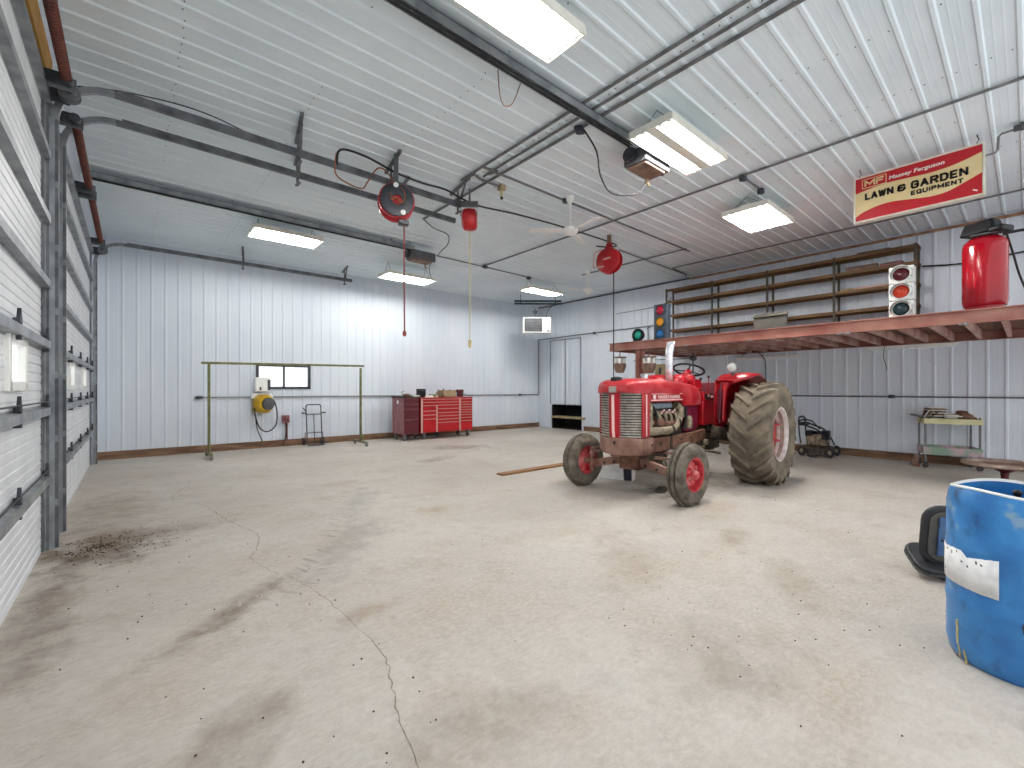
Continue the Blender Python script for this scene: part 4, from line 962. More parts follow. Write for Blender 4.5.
q = MB()
for u in (.03, .96): q.tube([(u*SW, 0, SH+.02), (u*SW, 0, SH+.05), (u*SW+.02, 0, SH+.08), (u*SW, 0, CE-3.99)], .006, 6)
q.build('hook', 'darksteel', sg)
q = MB(); q.lathe([(0, -.06), (.045, -.06), (.05, .06), (0, .06)], 12, AX('y')).bb(-.03, .03, -.12, .12, -.03, .03)
tag(q.build('junction_box', 'motor', loc=(8.25, .0, CE-.065)), 'dark junction box on the ceiling at the end of the red sign', 'junction box', 'electrical junction boxes')

# ------------------------------------------------------------------ tractor (x forward, y to its left, z up)
tr = thing('tractor', 'old red farm tractor with a flat front tyre parked in the middle of the shop', 'tractor', (7.40, 3.83, 0), 183.4)
def plan_nose(k=1.0, xf=2.40, xs=2.25, hw=.335, n=10, off=0.):
    """right to left plan curve of the rounded nose"""
    pts = []
    for i in range(2*n+1):
        t = -1+i/n
        y = hw*k*t; x = xs+(xf-xs)*(1-abs(t)**2.1)
        pts.append((x-off, y))
    return pts
# hood: lofted shell
def hood_ring(x, hw, zb, zt, n=20, p=.42, curve=0):
    out = []
    for i in range(n+1):
        a = PI*i/n
        c, s_ = math.cos(a), math.sin(a)
        out.append((x - 0, hw*math.copysign(abs(c)**p, c), zb+(zt-zb)*abs(s_)**.62))
    return out
rings = []
for x, hw, zb, zt in ((2.44, .06, 1.47, 1.52), (2.43, .15, 1.455, 1.56), (2.405, .23, 1.45, 1.59), (2.37, .29, 1.445, 1.61), (2.31, .33, 1.44, 1.625), (2.22, .347, 1.44, 1.64), (1.9, .342, 1.44, 1.655), (1.5, .34, 1.43, 1.645), (1.06, .338, 1.41, 1.63), (1.02, .338, 1.25, 1.63), (.62, .325, 1.24, 1.60), (.34, .31, 1.25, 1.57), (.28, .29, 1.27, 1.545), (.27, .24, 1.29, 1.50)):
    rings.append(hood_ring(x, hw, zb, zt))
MB().loft(rings).build('hood', 'tredfade', tr, angle=55)
# side panels below the hood with pale lettering
for s in (-1, 1):
    q = MB(); q.bb(1.02, 2.06, s*.318-.012, s*.318+.012, 1.315, 1.445); q.prism([(1.06, 1.315), (1.02, 1.315), (.90, 1.23), (.94, 1.23)], -.01, .01, T(0, s*.318, 0) @ Matrix.Rotation(R(90), 4, 'X'))
    sp = q.build('side_panel', 'tredfade', tr, bevel=.008)
    q = MB(); q.bb(1.06, 2.0, s*.334-.004, s*.334+.004, 1.335, 1.35).bb(1.06, 2.0, s*.334-.004, s*.334+.004, 1.425, 1.435); q.build('trim_strip', 'letterpale', sp, smooth=False)
    mtx = T(1.80 if s > 0 else 1.16, s*.3335, 1.362) @ (Matrix.Rotation(R(180), 4, 'Z') if s > 0 else Matrix.Identity(4)) @ Matrix.Rotation(R(90), 4, 'X')
    text('MASSEY-HARRIS', 'hood_lettering', 'letterpale', sp, mtx, 1, .02, 0, .002, fit=(.66, .05))
    MB().ball((1.91, s*.335, 1.385), .04, (1.1, .2, .9)).build('emblem', 'letterpale', sp)
    q = MB(); q.bb(2.06, 2.25, s*.335-.012, s*.335+.012, .84, 1.44); q.build('corner_panel', 'tredfade', tr, bevel=.01)
    MB().bb(2.14, 2.165, s*.349-.003, s*.349+.003, .86, 1.42).build('corner_trim', 'letterpale', tr, bevel=.002)
# grille: stacked slats round the nose
q = MB(); nsl = 17
for i in range(nsl):
    z = .855+i*(1.43-.855)/(nsl-1)
    o_ = plan_nose(1, 2.40, 2.25, .325, 8); inn = [(x-.035, y*.96) for x, y in o_][::-1]
    q.prism(o_+inn, z-.0105, z+.0105)
q.build('grille', 'grille', tr, bevel=.004, seg=1)
MB().prism(plan_nose(1, 2.345, 2.19, .30, 8)+[(2.0, .30), (2.0, -.30)], .83, 1.45).build('grille_backing', 'engine', tr)
q = MB(); q.loft([[(x+dx, y, z) for x, y in ((2.34, -.085), (2.40, -.08), (2.42, -.045), (2.42, .045), (2.40, .08), (2.34, .085))] for z, dx in ((.83, -.015), (.95, 0), (1.3, .01), (1.46, .012))]); q.build('grille_center', 'tred', tr)
q = MB(); q.loft([[(x+dx, y, z) for x, y in ((2.41, -.022), (2.432, -.018), (2.432, .018), (2.41, .022))] for z, dx in ((.84, -.015), (.95, 0), (1.3, .01), (1.42, .012))]); q.build('center_stripe', 'letterpale', tr)
q = MB(); q.prism([(2.455, .055), (2.47, 0), (2.455, -.055), (2.40, -.07), (2.40, .07)], 1.45, 1.535); q.build('nose_badge', 'grille', tr, bevel=.01)
MB().lathe([(0, 0), (.075, 0), (.08, .02), (.075, .05), (.03, .06), (0, .06)], 18, T(2.30, -.03, 1.61)).build('radiator_cap', 'black', tr)
for s in (-1, 1): MB().bb(1.92, 2.07, s*.27-.02, s*.27+.02, .85, 1.32).cyl((1.98, s*.30, .86), (1.98, s*.30, 1.3), .04).build('radiator_side', 'enginetan', tr, bevel=.006)
# cast frame
nf = plan_nose(1, 2.43, 2.24, .345, 8)
q = MB(); q.loft([[(x*k+kx, y*ky, z) for x, y in nf+[(1.95, .345), (1.95, -.345)]] for z, k, kx, ky in ((.60, .965, .06, .94), (.66, 1, 0, 1), (.80, 1, 0, 1), (.835, .99, .02, .98))])
q.build('front_casting', 'rustl', tr, bevel=.008)
q = MB()
for s in (-1, 1): q.loft([[(x, s*.30+a*.035, z+b_*h) for a, b_ in ((-1, -1), (1, -1), (1, 1), (-1, 1))] for x, z, h in ((2.05, .71, .10), (1.3, .715, .095), (.6, .735, .085), (.2, .76, .08))])
q.bb(.3, 2.0, -.28, .28, .62, .68); q.build('side_rail', 'rust', tr, bevel=.01)
q = MB()
for x in (1.45, 1.40): q.bb(x-.008, x+.008, .325, .345, .62, .82)
for x, z in ((2.0, .73), (1.75, .73), (1.1, .74), (.8, .75)): q.cyl((x, .33, z), (x, .352, z), .016, n=8)
q.lathe([(0, 0), (.022, 0), (.022, .01), (0, .01)], 10, T(2.42, 0.02, .77) @ AX('x')); q.build('frame_bolt', 'black', tr)
# engine
MB().bb(.72, 1.86, -.20, .18, .70, 1.24).bb(.85, 1.80, -.14, .14, 1.22, 1.34).build('engine_block', 'engine', tr, bevel=.02)
q = MB()
for x in (1.68, 1.50, 1.34, 1.18): q.tube(smoothpath([(x, .15, 1.16), (x, .24, 1.17), (x-.02, .28, 1.08), (x-.04, .27, .98)], 3), .027, 10)
q.build('manifold', 'enginetan', tr)
MB().cyl((1.75, .27, 1.0), (1.06, .27, .985), .045, n=14).build('exhaust_log', 'rust', tr)
q = MB()
for x in (1.62, 1.45, 1.28): q.cyl((x, .20, 1.13), (x, .29, 1.16), .022).cyl((x, .29, 1.16), (x, .33, 1.20), .012)
q.build('spark_plug', 'letterpale', tr)
q = MB(); q.tube(smoothpath([(1.97, .27, .905), (1.6, .29, .895), (1.35, .29, .90), (1.20, .29, .95), (1.09, .29, 1.06), (1.08, .29, 1.20), (1.16, .27, 1.26)], 5), .062, 14); q.build('intake_pipe', 'enginetan', tr)
q = MB()
for p in ((1.36, .30, .90), (1.15, .292, 1.0)): q.lathe([(.066, -.015), (.072, -.015), (.072, .015), (.066, .015)], 14, T(*p) @ AX('x'), closed=True)
q.build('hose_clamp', 'black', tr)
MB().cyl((1.80, .235, 1.02), (1.56, .235, 1.02), .075, n=18).cyl((1.84, .235, 1.02), (1.80, .235, 1.02), .05, n=16).build('generator', 'rust', tr)
q = MB(); q.lathe([(0, 0), (.05, 0), (.05, .02), (.04, .03), (.05, .04), (.05, .06), (0, .06)], 18, T(1.84, .24, 1.02) @ AX('x')); q.build('pulley', 'enginetan', tr)
q = MB(); q.bb(1.20, 1.78, .08, .25, 1.21, 1.30); q.build('valve_cover', 'bluegrey', tr, bevel=.02)
q = MB(); q.lathe([(0, 0), (.05, 0), (.055, .02), (.055, .16), (.04, .18), (.03, .2), (0, .2)], 18, T(.74, .29, .88)); q.build('oil_filter', 'enginetan', tr)
q = MB(); q.lathe([(0, 0), (.035, 0), (.04, .02), (.04, .08), (.02, .1), (0, .1)], 14, T(.95, .27, 1.14)).cyl((.95, .27, 1.24), (.95, .27, 1.3), .012).bb(.86, 1.0, .2, .28, 1.06, 1.14); q.build('carburettor', 'grille', tr)
q = MB(); q.tube(smoothpath([(.98, .28, 1.28), (.88, .30, 1.18), (.86, .30, 1.02), (.90, .28, .88)], 4), .018).tube(smoothpath([(.80, .27, 1.26), (.82, .29, 1.1), (.84, .28, .9)], 4), .012).tube(smoothpath([(1.84, .2, 1.3), (1.80, .29, 1.2), (1.78, .3, .98)], 4), .014); q.build('engine_line', 'black', tr)
MB().bb(.28, .74, -.24, .24, .82, 1.24).build('clutch_housing', 'purple', tr, bevel=.02)
MB().bb(-.5, .32, -.20, .20, .45, .90).cyl((-.25, -.85, .75), (-.25, .85, .75), .14, n=20).bb(-.6, -.1, -.26, .26, .45, 1.0).bb(.1, .3, .18, .30, .55, .75).build('gearbox', 'engine', tr, bevel=.03)
q = MB(); q.cyl((.18, .30, .62), (.18, .36, .62), .05).cyl((.15, .26, .48), (.15, .26, .80), .035).tube([(.3, .30, .5), (.05, .40, .45), (-.1, .45, .42)], .02); q.build('pedal_linkage', 'enginetan', tr)
# exhaust
q = MB(); pts = [(.78, .03, 1.58), (.78, .03, 1.9), (.78, .03, 2.02)] + [(.78-.0, .03, 2.02)]
path = [(.87, .03, 1.58), (.87, .03, 1.85), (.87, .03, 2.02), (.865, .03, 2.08), (.845, .03, 2.14), (.81, .03, 2.20)]
q.tube(path, [.058, .058, .058, .060, .062, .064], 20, caps=False)
for v in list(q.bm.verts):
    if v.co.z > 2.15: v.co.z += (.87-v.co.x)*.9
eo = q.build('exhaust_stack', 'pipewhite', tr); md = eo.modifiers.new('Solid', 'SOLIDIFY'); md.thickness = .005
MB().lathe([(.059, 0), (.08, 0), (.075, .03), (.059, .035)], 18, T(.87, .03, 1.605), closed=True).build('stack_collar', 'rust', tr)
MB().tube([(1.62, .02, 1.63), (1.62, .02, 1.70)], .05, 16).lathe([(0, .0), (.06, 0), (.06, .03), (0, .05)], 16, T(1.62, .02, 1.69)).build('fuel_cap', 'chrome', tr)
# driver's place
MB().bb(-.50, .24, -.31, .31, .90, 1.30).build('platform_box', 'tred', tr, bevel=.012)
q = MB(); q.loft([[(-.42, -.31, 1.30), (.20, -.31, 1.30), (.20, .31, 1.30), (-.42, .31, 1.30)], [(-.40, -.30, 1.37), (.20, -.30, 1.46), (.20, .30, 1.46), (-.40, .30, 1.37)]]); q.build('cowl', 'tred', tr, bevel=.01)
q = MB(); q.bb(-.40, .16, .20, .325, 1.33, 1.42); q.build('battery_box', 'blackgloss', tr, bevel=.01)
q = MB(); q.bb(-.30, -.24, .325, .332, 1.36, 1.40).bb(-.12, -.02, .325, .332, 1.35, 1.39).bb(.05, .09, .325, .332, 1.37, 1.41); q.build('battery_terminal', 'letterpale', tr)
q = MB(); q.ball((.50, 0, 1.62), .14, (1.3, 1.0, .9)).ball((.28, .05, 1.66), .12, (1.2, 1.2, .9)).cyl((.62, .0, 1.58), (.1, 0, 1.8), .055).bb(.12, .36, -.22, .22, 1.50, 1.66); q.build('steering_gear', 'tred', tr, bevel=.01)
# steering wheel: tilted ring with spokes
sm = T(.10, 0, 1.83) @ Matrix.Rotation(R(-22), 4, 'Y')
q = MB(); q.tube([sm @ Vector((0.25*math.cos(2*PI*k/36), .25*math.sin(2*PI*k/36), 0)) for k in range(36)], .018, 8, closed=True); q.build('steering_wheel', 'blackgloss', tr)
q = MB()
for a in (30, 150, 270): q.tube([sm @ Vector((.03*math.cos(R(a)), .03*math.sin(R(a)), -.02)), sm @ Vector((.245*math.cos(R(a)), .245*math.sin(R(a)), 0))], .012, 6)
q.ball(sm @ Vector((0, 0, -.01)), .04); q.build('wheel_spoke', 'black', tr)
MB().tube([(.38, 0, 1.62), sm @ Vector((0, 0, -.02))], .022, 10).build('steering_column', 'tred', tr)
for (x, y, z) in ((.12, .22, 1.66), (-.10, .26, 1.70)):
    q = MB(); q.tube([(x+.02, y, 1.30), (x, y, z)], .008, 6); lv = q.build('lever', 'tred', tr)
    MB().ball((x, y, z+.01), .024).build('lever_knob', 'black', lv)
q = MB(); q.loft([[(-.75, -.22, 1.30), (-.35, -.24, 1.28), (-.35, .24, 1.28), (-.75, .22, 1.30)], [(-.78, -.24, 1.38), (-.33, -.26, 1.35), (-.33, .26, 1.35), (-.78, .24, 1.38)]]).loft([[(-.78, -.22, 1.36), (-.70, -.22, 1.36), (-.70, .22, 1.36), (-.78, .22, 1.36)], [(-.88, -.2, 1.62), (-.82, -.2, 1.62), (-.82, .2, 1.62), (-.88, .2, 1.62)]]); q.build('seat', 'maroon', tr, bevel=.03)
# fenders
AXX, RR, RWD = -.25, .80, .56
for s in (1, -1):
    Y0, Y1 = s*.50, s*1.0
    mb = MB(); ringsf = []
    for i in range(25):
        a = R(8+i*(150-8)/24); rr = .985
        wide = min(1, max(0, (math.degrees(a)-48)/30)); wide = wide*wide*(3-2*wide)
        x, z = AXX+rr*math.cos(a), .77+rr*math.sin(a)
        if math.degrees(a) < 60:        # the front edge stands upright below the top
            x = AXX+rr*math.cos(R(66))+(.02)*(60-math.degrees(a))/20; z = .77+rr*math.sin(R(66))-(60-math.degrees(a))/52*.70
        yo = Y0+(Y1-Y0)*(.30+.70*wide)
        ringsf.append([(x, Y0, z), (x+.01, Y0+(yo-Y0)*.5, z+.012), (x, yo-s*.03, z), (x-.03*math.cos(a), yo, z-.04)])
    mb.loft(ringsf, wrap=False)
    inner = [(AXX+.985*math.cos(R(60))+.02, .90)] + [(AXX+.985*math.cos(R(a)), .77+.985*math.sin(R(a))) for a in range(60, 151, 6)] + [(AXX-.7, .77)]
    mb2 = mb
    vsn = [mb.bm.verts.new((x, Y0, z)) for x, z in inner]; mb.bm.faces.new(vsn)
    fo = mb.build('fender', 'tred', tr, angle=50); md = fo.modifiers.new('Solid', 'SOLIDIFY'); md.thickness = .008; md.offset = 0
    q = MB(); q.tube([(AXX+.985*math.cos(R(60))+.03, Y0+s*.08, .95), (AXX+.985*math.cos(R(60))+.0, Y0+s*.10, 1.60)], .014).bb(.16, .26, Y0+s*.04, Y0+s*.10, 1.0, 1.5); q.build('fender_brace', 'maroon', fo)
hl = MB(); hl.lathe([(0, -.09), (.03, -.085), (.07, -.03), (.082, .02), (.074, .025), (.0, .025)], 22, T(.10, .72, 1.845) @ AX('x')); hl.cyl((.08, .72, 1.70), (.08, .72, 1.78), .015); ho = hl.build('headlamp', 'motor', tr)
MB().lathe([(.0, .042), (.04, .038), (.072, .024)], 22, T(.10, .72, 1.845) @ AX('x')).build('headlamp_lens', 'lens', ho)
# rear wheels
def rear_wheel(s):
    cy = s*1.07; c = Vector((AXX, cy, RR-.01)); kk = RR/.775
    m = T(*c) @ Matrix.Rotation(R(-90 if s > 0 else 90), 4, 'X')          # lathe z -> outward
    hw = RWD/2
    prof = [(.405, -hw*.72), (.43, -hw*.92), (.52, -hw*1.04), (.64, -hw*1.04), (.705, -hw*.96), (.735, -hw*.80), (.745, -hw*.4), (.748, 0), (.745, hw*.4), (.735, hw*.80), (.705, hw*.96), (.64, hw*1.04), (.52, hw*1.04), (.43, hw*.92), (.405, hw*.72)]
    prof = [(r_*kk if r_ > .5 else r_, h_) for r_, h_ in prof]
    q = MB(); q.lathe(prof, 64, m)
    N = 20
    for side in (-1, 1):
        for k in range(N):
            a0 = 2*PI*(k+(.5 if side > 0 else 0))/N
            rr_ = []
            for t in (0, .2, .45, .7, .9, 1.0):
                w_ = side*(.01+(hw*1.04-.01)*t)
                a = a0-(t*.34)*1.0
                rb_ = .742 if t < .75 else (.725 if t < .95 else .66)
                rt_ = .792 if t < .75 else (.778 if t < .95 else .70)
                rb_ *= kk; rt_ *= kk; da = .034+.008*t
                ring = []
                for (r_, d_) in ((rb_-.02, -da*1.25), (rt_, -da*.8), (rt_, da*.8), (rb_-.02, da*1.25)):
                    ring.append(m @ Vector((r_*math.cos(a+d_), r_*math.sin(a+d_), w_)))
                rr_.append(ring)
            q.loft(rr_)
    bm = q.bm
    for v in bm.verts:                                                     # tyre squats where it stands
        if v.co.z < .012: v.co.z = .001
    w = q.build('rear_wheel', 'rtire', tr, angle=35)
    q = MB(); q.lathe([(.37, -hw*.72), (.425, -hw*.80), (.425, -hw*.70), (.39, -hw*.62), (.355, -hw*.3), (.355, hw*.3), (.39, hw*.62), (.405, hw*.66), (.435, hw*.80), (.425, hw*.86), (.40, hw*.80), (.375, hw*.55), (.345, hw*.3), (.345, -hw*.3), (.37, -hw*.6)], 48, m, closed=True)
    q.build('rim', 'ringtan', w)
    q = MB(); q.lathe([(.405, hw*.66), (.435, hw*.82), (.425, hw*.90), (.405, hw*.90), (.385, hw*.72), (.395, hw*.62)], 48, m, closed=True).lathe([(.352, hw*.36), (.372, hw*.36), (.372, hw*.50), (.352, hw*.50)], 48, m, closed=True); q.build('rim_flange', 'rimwhite', w)
    q = MB(); q.lathe([(.35, hw*.28), (.33, hw*.30), (.22, hw*.18), (.16, hw*.12), (.13, hw*.30), (.10, hw*.42), (0, hw*.44), (0, hw*.05), (.2, 0), (.35, hw*.1)], 40, m)
    for k in range(8): a = 2*PI*k/8; q.cyl(m @ Vector((.17*math.cos(a), .17*math.sin(a), hw*.10)), m @ Vector((.17*math.cos(a), .17*math.sin(a), hw*.26)), .018, n=8)
    for k in range(8): a = 2*PI*(k+.5)/8; q.bar(m @ Vector((.30*math.cos(a), .30*math.sin(a), hw*.2)), m @ Vector((.35*math.cos(a), .35*math.sin(a), hw*.5)), .05, .03)
    q.build('wheel_disc', 'rimred', w)
rear_wheel(1); rear_wheel(-1)
# front wheels
def front_wheel(s, steer, flat):
    cy = s*.84; Rf = .41; c = Vector((1.97, cy, Rf-.012))
    m = T(*c) @ Matrix.Rotation(R(steer), 4, 'Z') @ Matrix.Rotation(R(-90 if s > 0 else 90), 4, 'X')
    hw = .10
    prof = [(.205, -hw*.75), (.22, -hw*.95), (.29, -hw*1.12), (.345, -hw*1.05), (.378, -hw*.85), (.388, -hw*.72), (.395, -hw*.45), (.368, -hw*.41), (.368, -hw*.27), (.41, -hw*.22), (.41, hw*.22), (.368, hw*.27), (.368, hw*.41), (.395, hw*.45), (.388, hw*.72), (.378, hw*.85), (.345, hw*1.05), (.29, hw*1.12), (.22, hw*.95), (.205, hw*.75)]
    q = MB(); q.lathe(prof, 56, m)
    for v in q.bm.verts:
        if v.co.z < flat:
            d = flat-v.co.z; ax = v.co.y-cy
            v.co.y += math.copysign(min(.05, d*.7), ax); v.co.z = max(.001, flat-d*.25) if v.co.z < flat*.5 else max(.001, v.co.z-.0)
            if v.co.z < .03: v.co.z = .001
    w = q.build('front_wheel', 'tire', tr, angle=30)
    q = MB(); q.lathe([(.19, -hw*.7), (.225, -hw*.95), (.225, -hw*.8), (.20, -hw*.5), (.195, hw*.4), (.205, hw*.6), (.228, hw*.85), (.222, hw*.98), (.205, hw*.92), (.185, hw*.5), (.18, -hw*.3)], 40, m, closed=True); q.build('rim', 'rimred', w)
    q = MB(); q.lathe([(.19, hw*.1), (.17, hw*.22), (.13, hw*.35), (.10, hw*.30), (.085, hw*.5), (.06, hw*.62), (.055, hw*1.15), (.04, hw*1.3), (0, hw*1.32), (0, -hw*.3), (.1, -hw*.3), (.19, -hw*.1)], 36, m)
    for k in range(6): a = 2*PI*k/6; q.cyl(m @ Vector((.085*math.cos(a), .085*math.sin(a), hw*.4)), m @ Vector((.085*math.cos(a), .085*math.sin(a), hw*.75)), .013, n=6)
    for k in range(6): a = 2*PI*(k+.5)/6; q.lathe([(.018, 0), (.03, 0), (.03, .012), (.018, .012)], 10, m @ T(.145*math.cos(a), .145*math.sin(a), hw*.28), closed=True)
    q.build('wheel_disc', 'tdust', w)
front_wheel(1, -5, .05); front_wheel(-1, -5, .015)
# front axle
q = MB(); q.bb(1.84, 2.08, -.13, .17, .36, .60).bb(1.88, 2.2, -.20, .24, .54, .64); q.build('axle_support', 'rust', tr, bevel=.015)
q = MB()
for s in (1, -1): q.bar((1.98, s*.10, .49), (1.97, s*.66, .36), .075, .115)
q.build('axle_beam', 'rustl', tr, bevel=.008)
q = MB()
for s in (1, -1): q.cyl((1.98, s*.42, .40), (2.025, s*.42, .40), .018, n=10).cyl((1.98, s*.25, .43), (2.025, s*.25, .43), .018, n=10)
q.build('axle_bolt', 'black', tr)
for s in (1, -1):
    q = MB(); q.cyl((1.96, s*.68, .24), (1.96, s*.68, .60), .04, n=14).cyl((1.96, s*.66, .39), (1.96, s*.82, .39), .045, n=14); q.build('kingpin', 'rustl', tr)
    q = MB(); q.bar((1.96, s*.68, .60), (1.70, s*.60, .60), .06, .025).tube([(1.70, s*.60, .62), (1.55, s*.15, .55)], .018).bar((1.95, s*.70, .56), (2.12, s*.45, .58), .05, .03); q.build('steering_arm', 'rustl', tr)
    q = MB(); q.tube([(1.93, s*.50, .40), (1.2, s*.12, .55)], .022); q.build('radius_rod', 'engine', tr)
# drawbar and lower pieces
q = MB(); q.bar((-.9, 0, .38), (.3, 0, .42), .08, .03).bb(.25, .75, -.18, .18, .52, .64); q.build('drawbar', 'engine', tr, bevel=.006)

# ------------------------------------------------------------------ white box under the tractor, plank, mat
bx = thing('paper_box', 'white crumpled box with a navy side on the floor under the tractor front', 'box', (6.17, 4.55, 0), -68)
q = MB()
rg = []
for z, k in ((0, 1.04), (.06, 1.0), (.20, .97), (.29, .9)):
    rg.append([(x*k+random.uniform(-.01, .01), y*k+random.uniform(-.01, .01), z) for x, y in ((-.19, -.13), (0, -.14), (.19, -.13), (.19, .13), (0, .13), (-.19, .13))])
q.loft(rg); q.build('carton', 'label', bx, bevel=.01)
MB().bb(.195, .32, -.12, .10, 0, .22).build('navy_side', 'navy', bx, bevel=.01)
MB().bb(.32, .335, -.12, .10, 0, .23).build('white_edge', 'white', bx)
pk = thing('plank', 'thin orange brown plank lying on the floor behind the tractor', 'plank', (5.95, 5.98, 0), 0)
MB().bb(-1.1, 1.1, -.09, .09, 0, .03).build('board', 'plank', pk, bevel=.004)
MB().bb(-1.0, -.96, -.07, .07, .03, .034).build('nail_strip', 'rust', pk)
mt = MB().prism([(-.22, -.06), (.05, -.09), (.24, -.03), (.20, .07), (-.1, .09), (-.24, .03)], 0, .008).build('rubber_mat', 'engine', loc=(5.98, 3.55, 0)); mt.rotation_euler.z = R(25); tag(mt, 'small flat black rubber scrap on the floor behind the flat front tyre', 'rubber scrap')

# ------------------------------------------------------------------ right side objects
ca = thing('utility_cart', 'worn two tier metal cart with papers and rags on top', 'cart', (11.85, 1.0, 0), 17)
for x in (-.25, .25):
    for y in (-.37, .37):
        MB().bar((x, y, .10), (x, y, .97), .03, .03).build('leg', 'tealtrim', ca, bevel=.004)
        q = MB(); q.lathe([(0, -.02), (.045, -.02), (.05, 0), (.045, .02), (0, .02)], 14, T(x, y, .05) @ AX('x')).bb(x-.028, x+.028, y-.03, y+.03, .085, .12); q.build('caster', 'greyboard', ca)
def tray(z, h, mat):
    q = MB(); q.bb(-.27, .27, -.39, .39, z, z+.012).bb(-.28, -.265, -.40, .40, z-.01, z+h).bb(.265, .28, -.40, .40, z-.01, z+h).bb(-.27, .27, -.40, -.385, z-.01, z+h).bb(-.27, .27, .385, .40, z-.01, z+h); return q.build('tray', mat, ca, bevel=.003)
tray(.85, .09, 'cartyellow'); tray(.27, .13, 'cartpaint')
q = MB(); q.tube([(-.25, .39, .98), (-.25, .50, .99), (.25, .50, .99), (.25, .39, .98)], .014); q.build('handle', 'tealtrim', ca)
def bundle(name, lb, cat, x, y, z, rz, w, l, n, mat, mats):
    t = thing(name, lb, cat, (x, y, z), rz)
    for i in range(n):
        MB().box((random.uniform(-.03, .03), random.uniform(-.03, .03), .012+i*.026), (w, l, .021), rot=(0, random.uniform(-2, 2), random.uniform(-9, 9))).build('sheet', mats[i % len(mats)], t, bevel=.003)
    return t
bundle('paper_stack', 'loose stack of papers and catalogues beside the leaning magazines on the cart', 'papers', 11.92, 1.18, .865, 20, .32, .24, 11, None, ['paper', 'brownrag', 'paper', 'greyboard'])
bundle('paper_stack', 'flat white papers in the middle of the cart top', 'papers', 11.88, .92, .865, 4, .32, .26, 6, None, ['paper', 'paper'])
t = thing('rag_heap', 'brown rag heap on the cart top', 'rag', (11.87, .80, .895)); MB().ball((0, 0, .07), .15, (1.1, 1.0, .65)).ball((.03, .09, .05), .10, (1, 1, .6)).ball((-.02, -.09, .05), .09, (1, 1.1, .6)).build('cloth', 'brownrag', t)
MB().ball((.0, .02, .17), .07, (1, 1.3, .45)).build('fold', 'rust', t)
t = thing('leaning_magazine', 'magazines leaning against the end of the cart tray', 'magazine', (11.82, 1.33, .865)); 
for i in range(4): MB().box((0, -.05*i+.02, .115), (.28, .014, .23), rot=(18+8*i, 0, 0)).build('magazine', ['brownrag', 'paper', 'tan', 'greyboard'][i], t)
t = thing('glove', 'pair of brown work gloves at the foot of the cart', 'gloves', (11.50, 1.42, 0)); MB().ball((0, 0, .14), .06, (.45, .8, 1.9)).ball((.0, .04, .08), .045, (.5, .8, 1.6)).build('cloth', 'motorbrown', t)
MB().ball((.0, -.03, .03), .04, (.6, 1, .8)).build('cuff', 'brownrag', t)

# lawn mower with folded handle
lm = thing('lawn_mower', 'black push mower with folded handle beside the big rear tyre', 'lawn mower', (11.72, 3.07, 0)); lm.scale = (.9, .76, 1.12)
q = MB(); dk = [(-.26, -.26), (-.20, -.34), (.20, -.34), (.27, -.24), (.27, .28), (.2, .36), (-.2, .36), (-.26, .28)]
q.loft([[(x, y, z) for x, y in [(a*k, b_*k) for a, b_ in dk]] for z, k in ((.06, 1.0), (.16, 1.0), (.20, .85), (.22, .6))]); q.build('deck', 'engine', lm, bevel=.01)
for x in (-.29, .29):
    for y in (-.36, .34):
        q = MB(); q.lathe([(0, -.025), (.06, -.025), (.10, -.02), (.105, 0), (.10, .02), (.06, .025), (0, .025)], 20, T(x, y, .105) @ AX('x')); w = q.build('wheel', 'black', lm)
        MB().lathe([(0, -.03), (.045, -.03), (.045, .03), (0, .03)], 14, T(x, y, .105) @ AX('x')).build('hub', 'enginetan', w)
q = MB(); q.lathe([(0, .20), (.13, .20), (.14, .26), (.15, .40), (.11, .46), (0, .48)], 22, T(0, .02, 0)).bb(-.16, .14, -.24, -.02, .22, .44).bb(-.12, .16, .1, .28, .22, .42); q.build('engine', 'enginetan', lm, bevel=.015)
MB().lathe([(.0, .50), (.10, .49), (.13, .43)], 20, T(0, .02, 0)).bb(-.17, .0, -.30, -.12, .34, .52).bb(-.16, .1, .14, .30, .40, .50).build('engine_cover', 'blackgloss', lm, bevel=.01)
q = MB(); q.tube(smoothpath([(-.24, -.33, .22), (-.24, -.10, .50), (-.24, .22, .60), (-.22, .40, .66), (-.18, .42, .70), (.18, .42, .70), (.22, .40, .66), (.24, .22, .60), (.24, -.10, .50), (.24, -.33, .22)], 4), .018, 8)
q.tube(smoothpath([(-.24, .38, .24), (-.25, .42, .50), (-.22, .44, .74), (0, .44, .77), (.22, .44, .74), (.25, .42, .50), (.24, .38, .24)], 4), .02, 8).tube([(-.22, .30, .74), (-.22, .10, .70), (-.22, -.10, .55)], .016).bb(-.2, .2, .30, .46, .60, .66); q.build('handle', 'black', lm)
q = MB(); q.tube(smoothpath([(-.26, .20, .10), (-.36, .15, .02), (-.40, -.05, .012), (-.34, -.12, .10), (-.27, -.10, .26)], 5), .012); q.build('cable', 'black', lm)

# ring table
rt = thing('ring_stand', 'round tan metal ring on a low red pedestal behind the blue barrel', 'ring stand', (10.15, .235, 0))
q = MB(); q.lathe([(.37, .325), (.46, .32), (.485, .34), (.48, .365), (.44, .38), (.38, .37)], 48, closed=True); q.build('ring', 'ringtan', rt)
q = MB(); q.lathe([(0, .29), (.38, .318), (.38, .330), (.10, .305), (0, .31)], 40); q.build('dish', 'motorbrown', rt)
q = MB(); q.lathe([(.0, .32), (.20, .31), (.12, .26), (.05, .22), (.04, .10), (0, .10)], 20); q.build('hub', 'maroon', rt)
q = MB(); q.lathe([(0, 0), (.20, 0), (.20, .02), (.06, .06), (.05, .12), (0, .12)], 20); q.build('base', 'darksteel', rt)

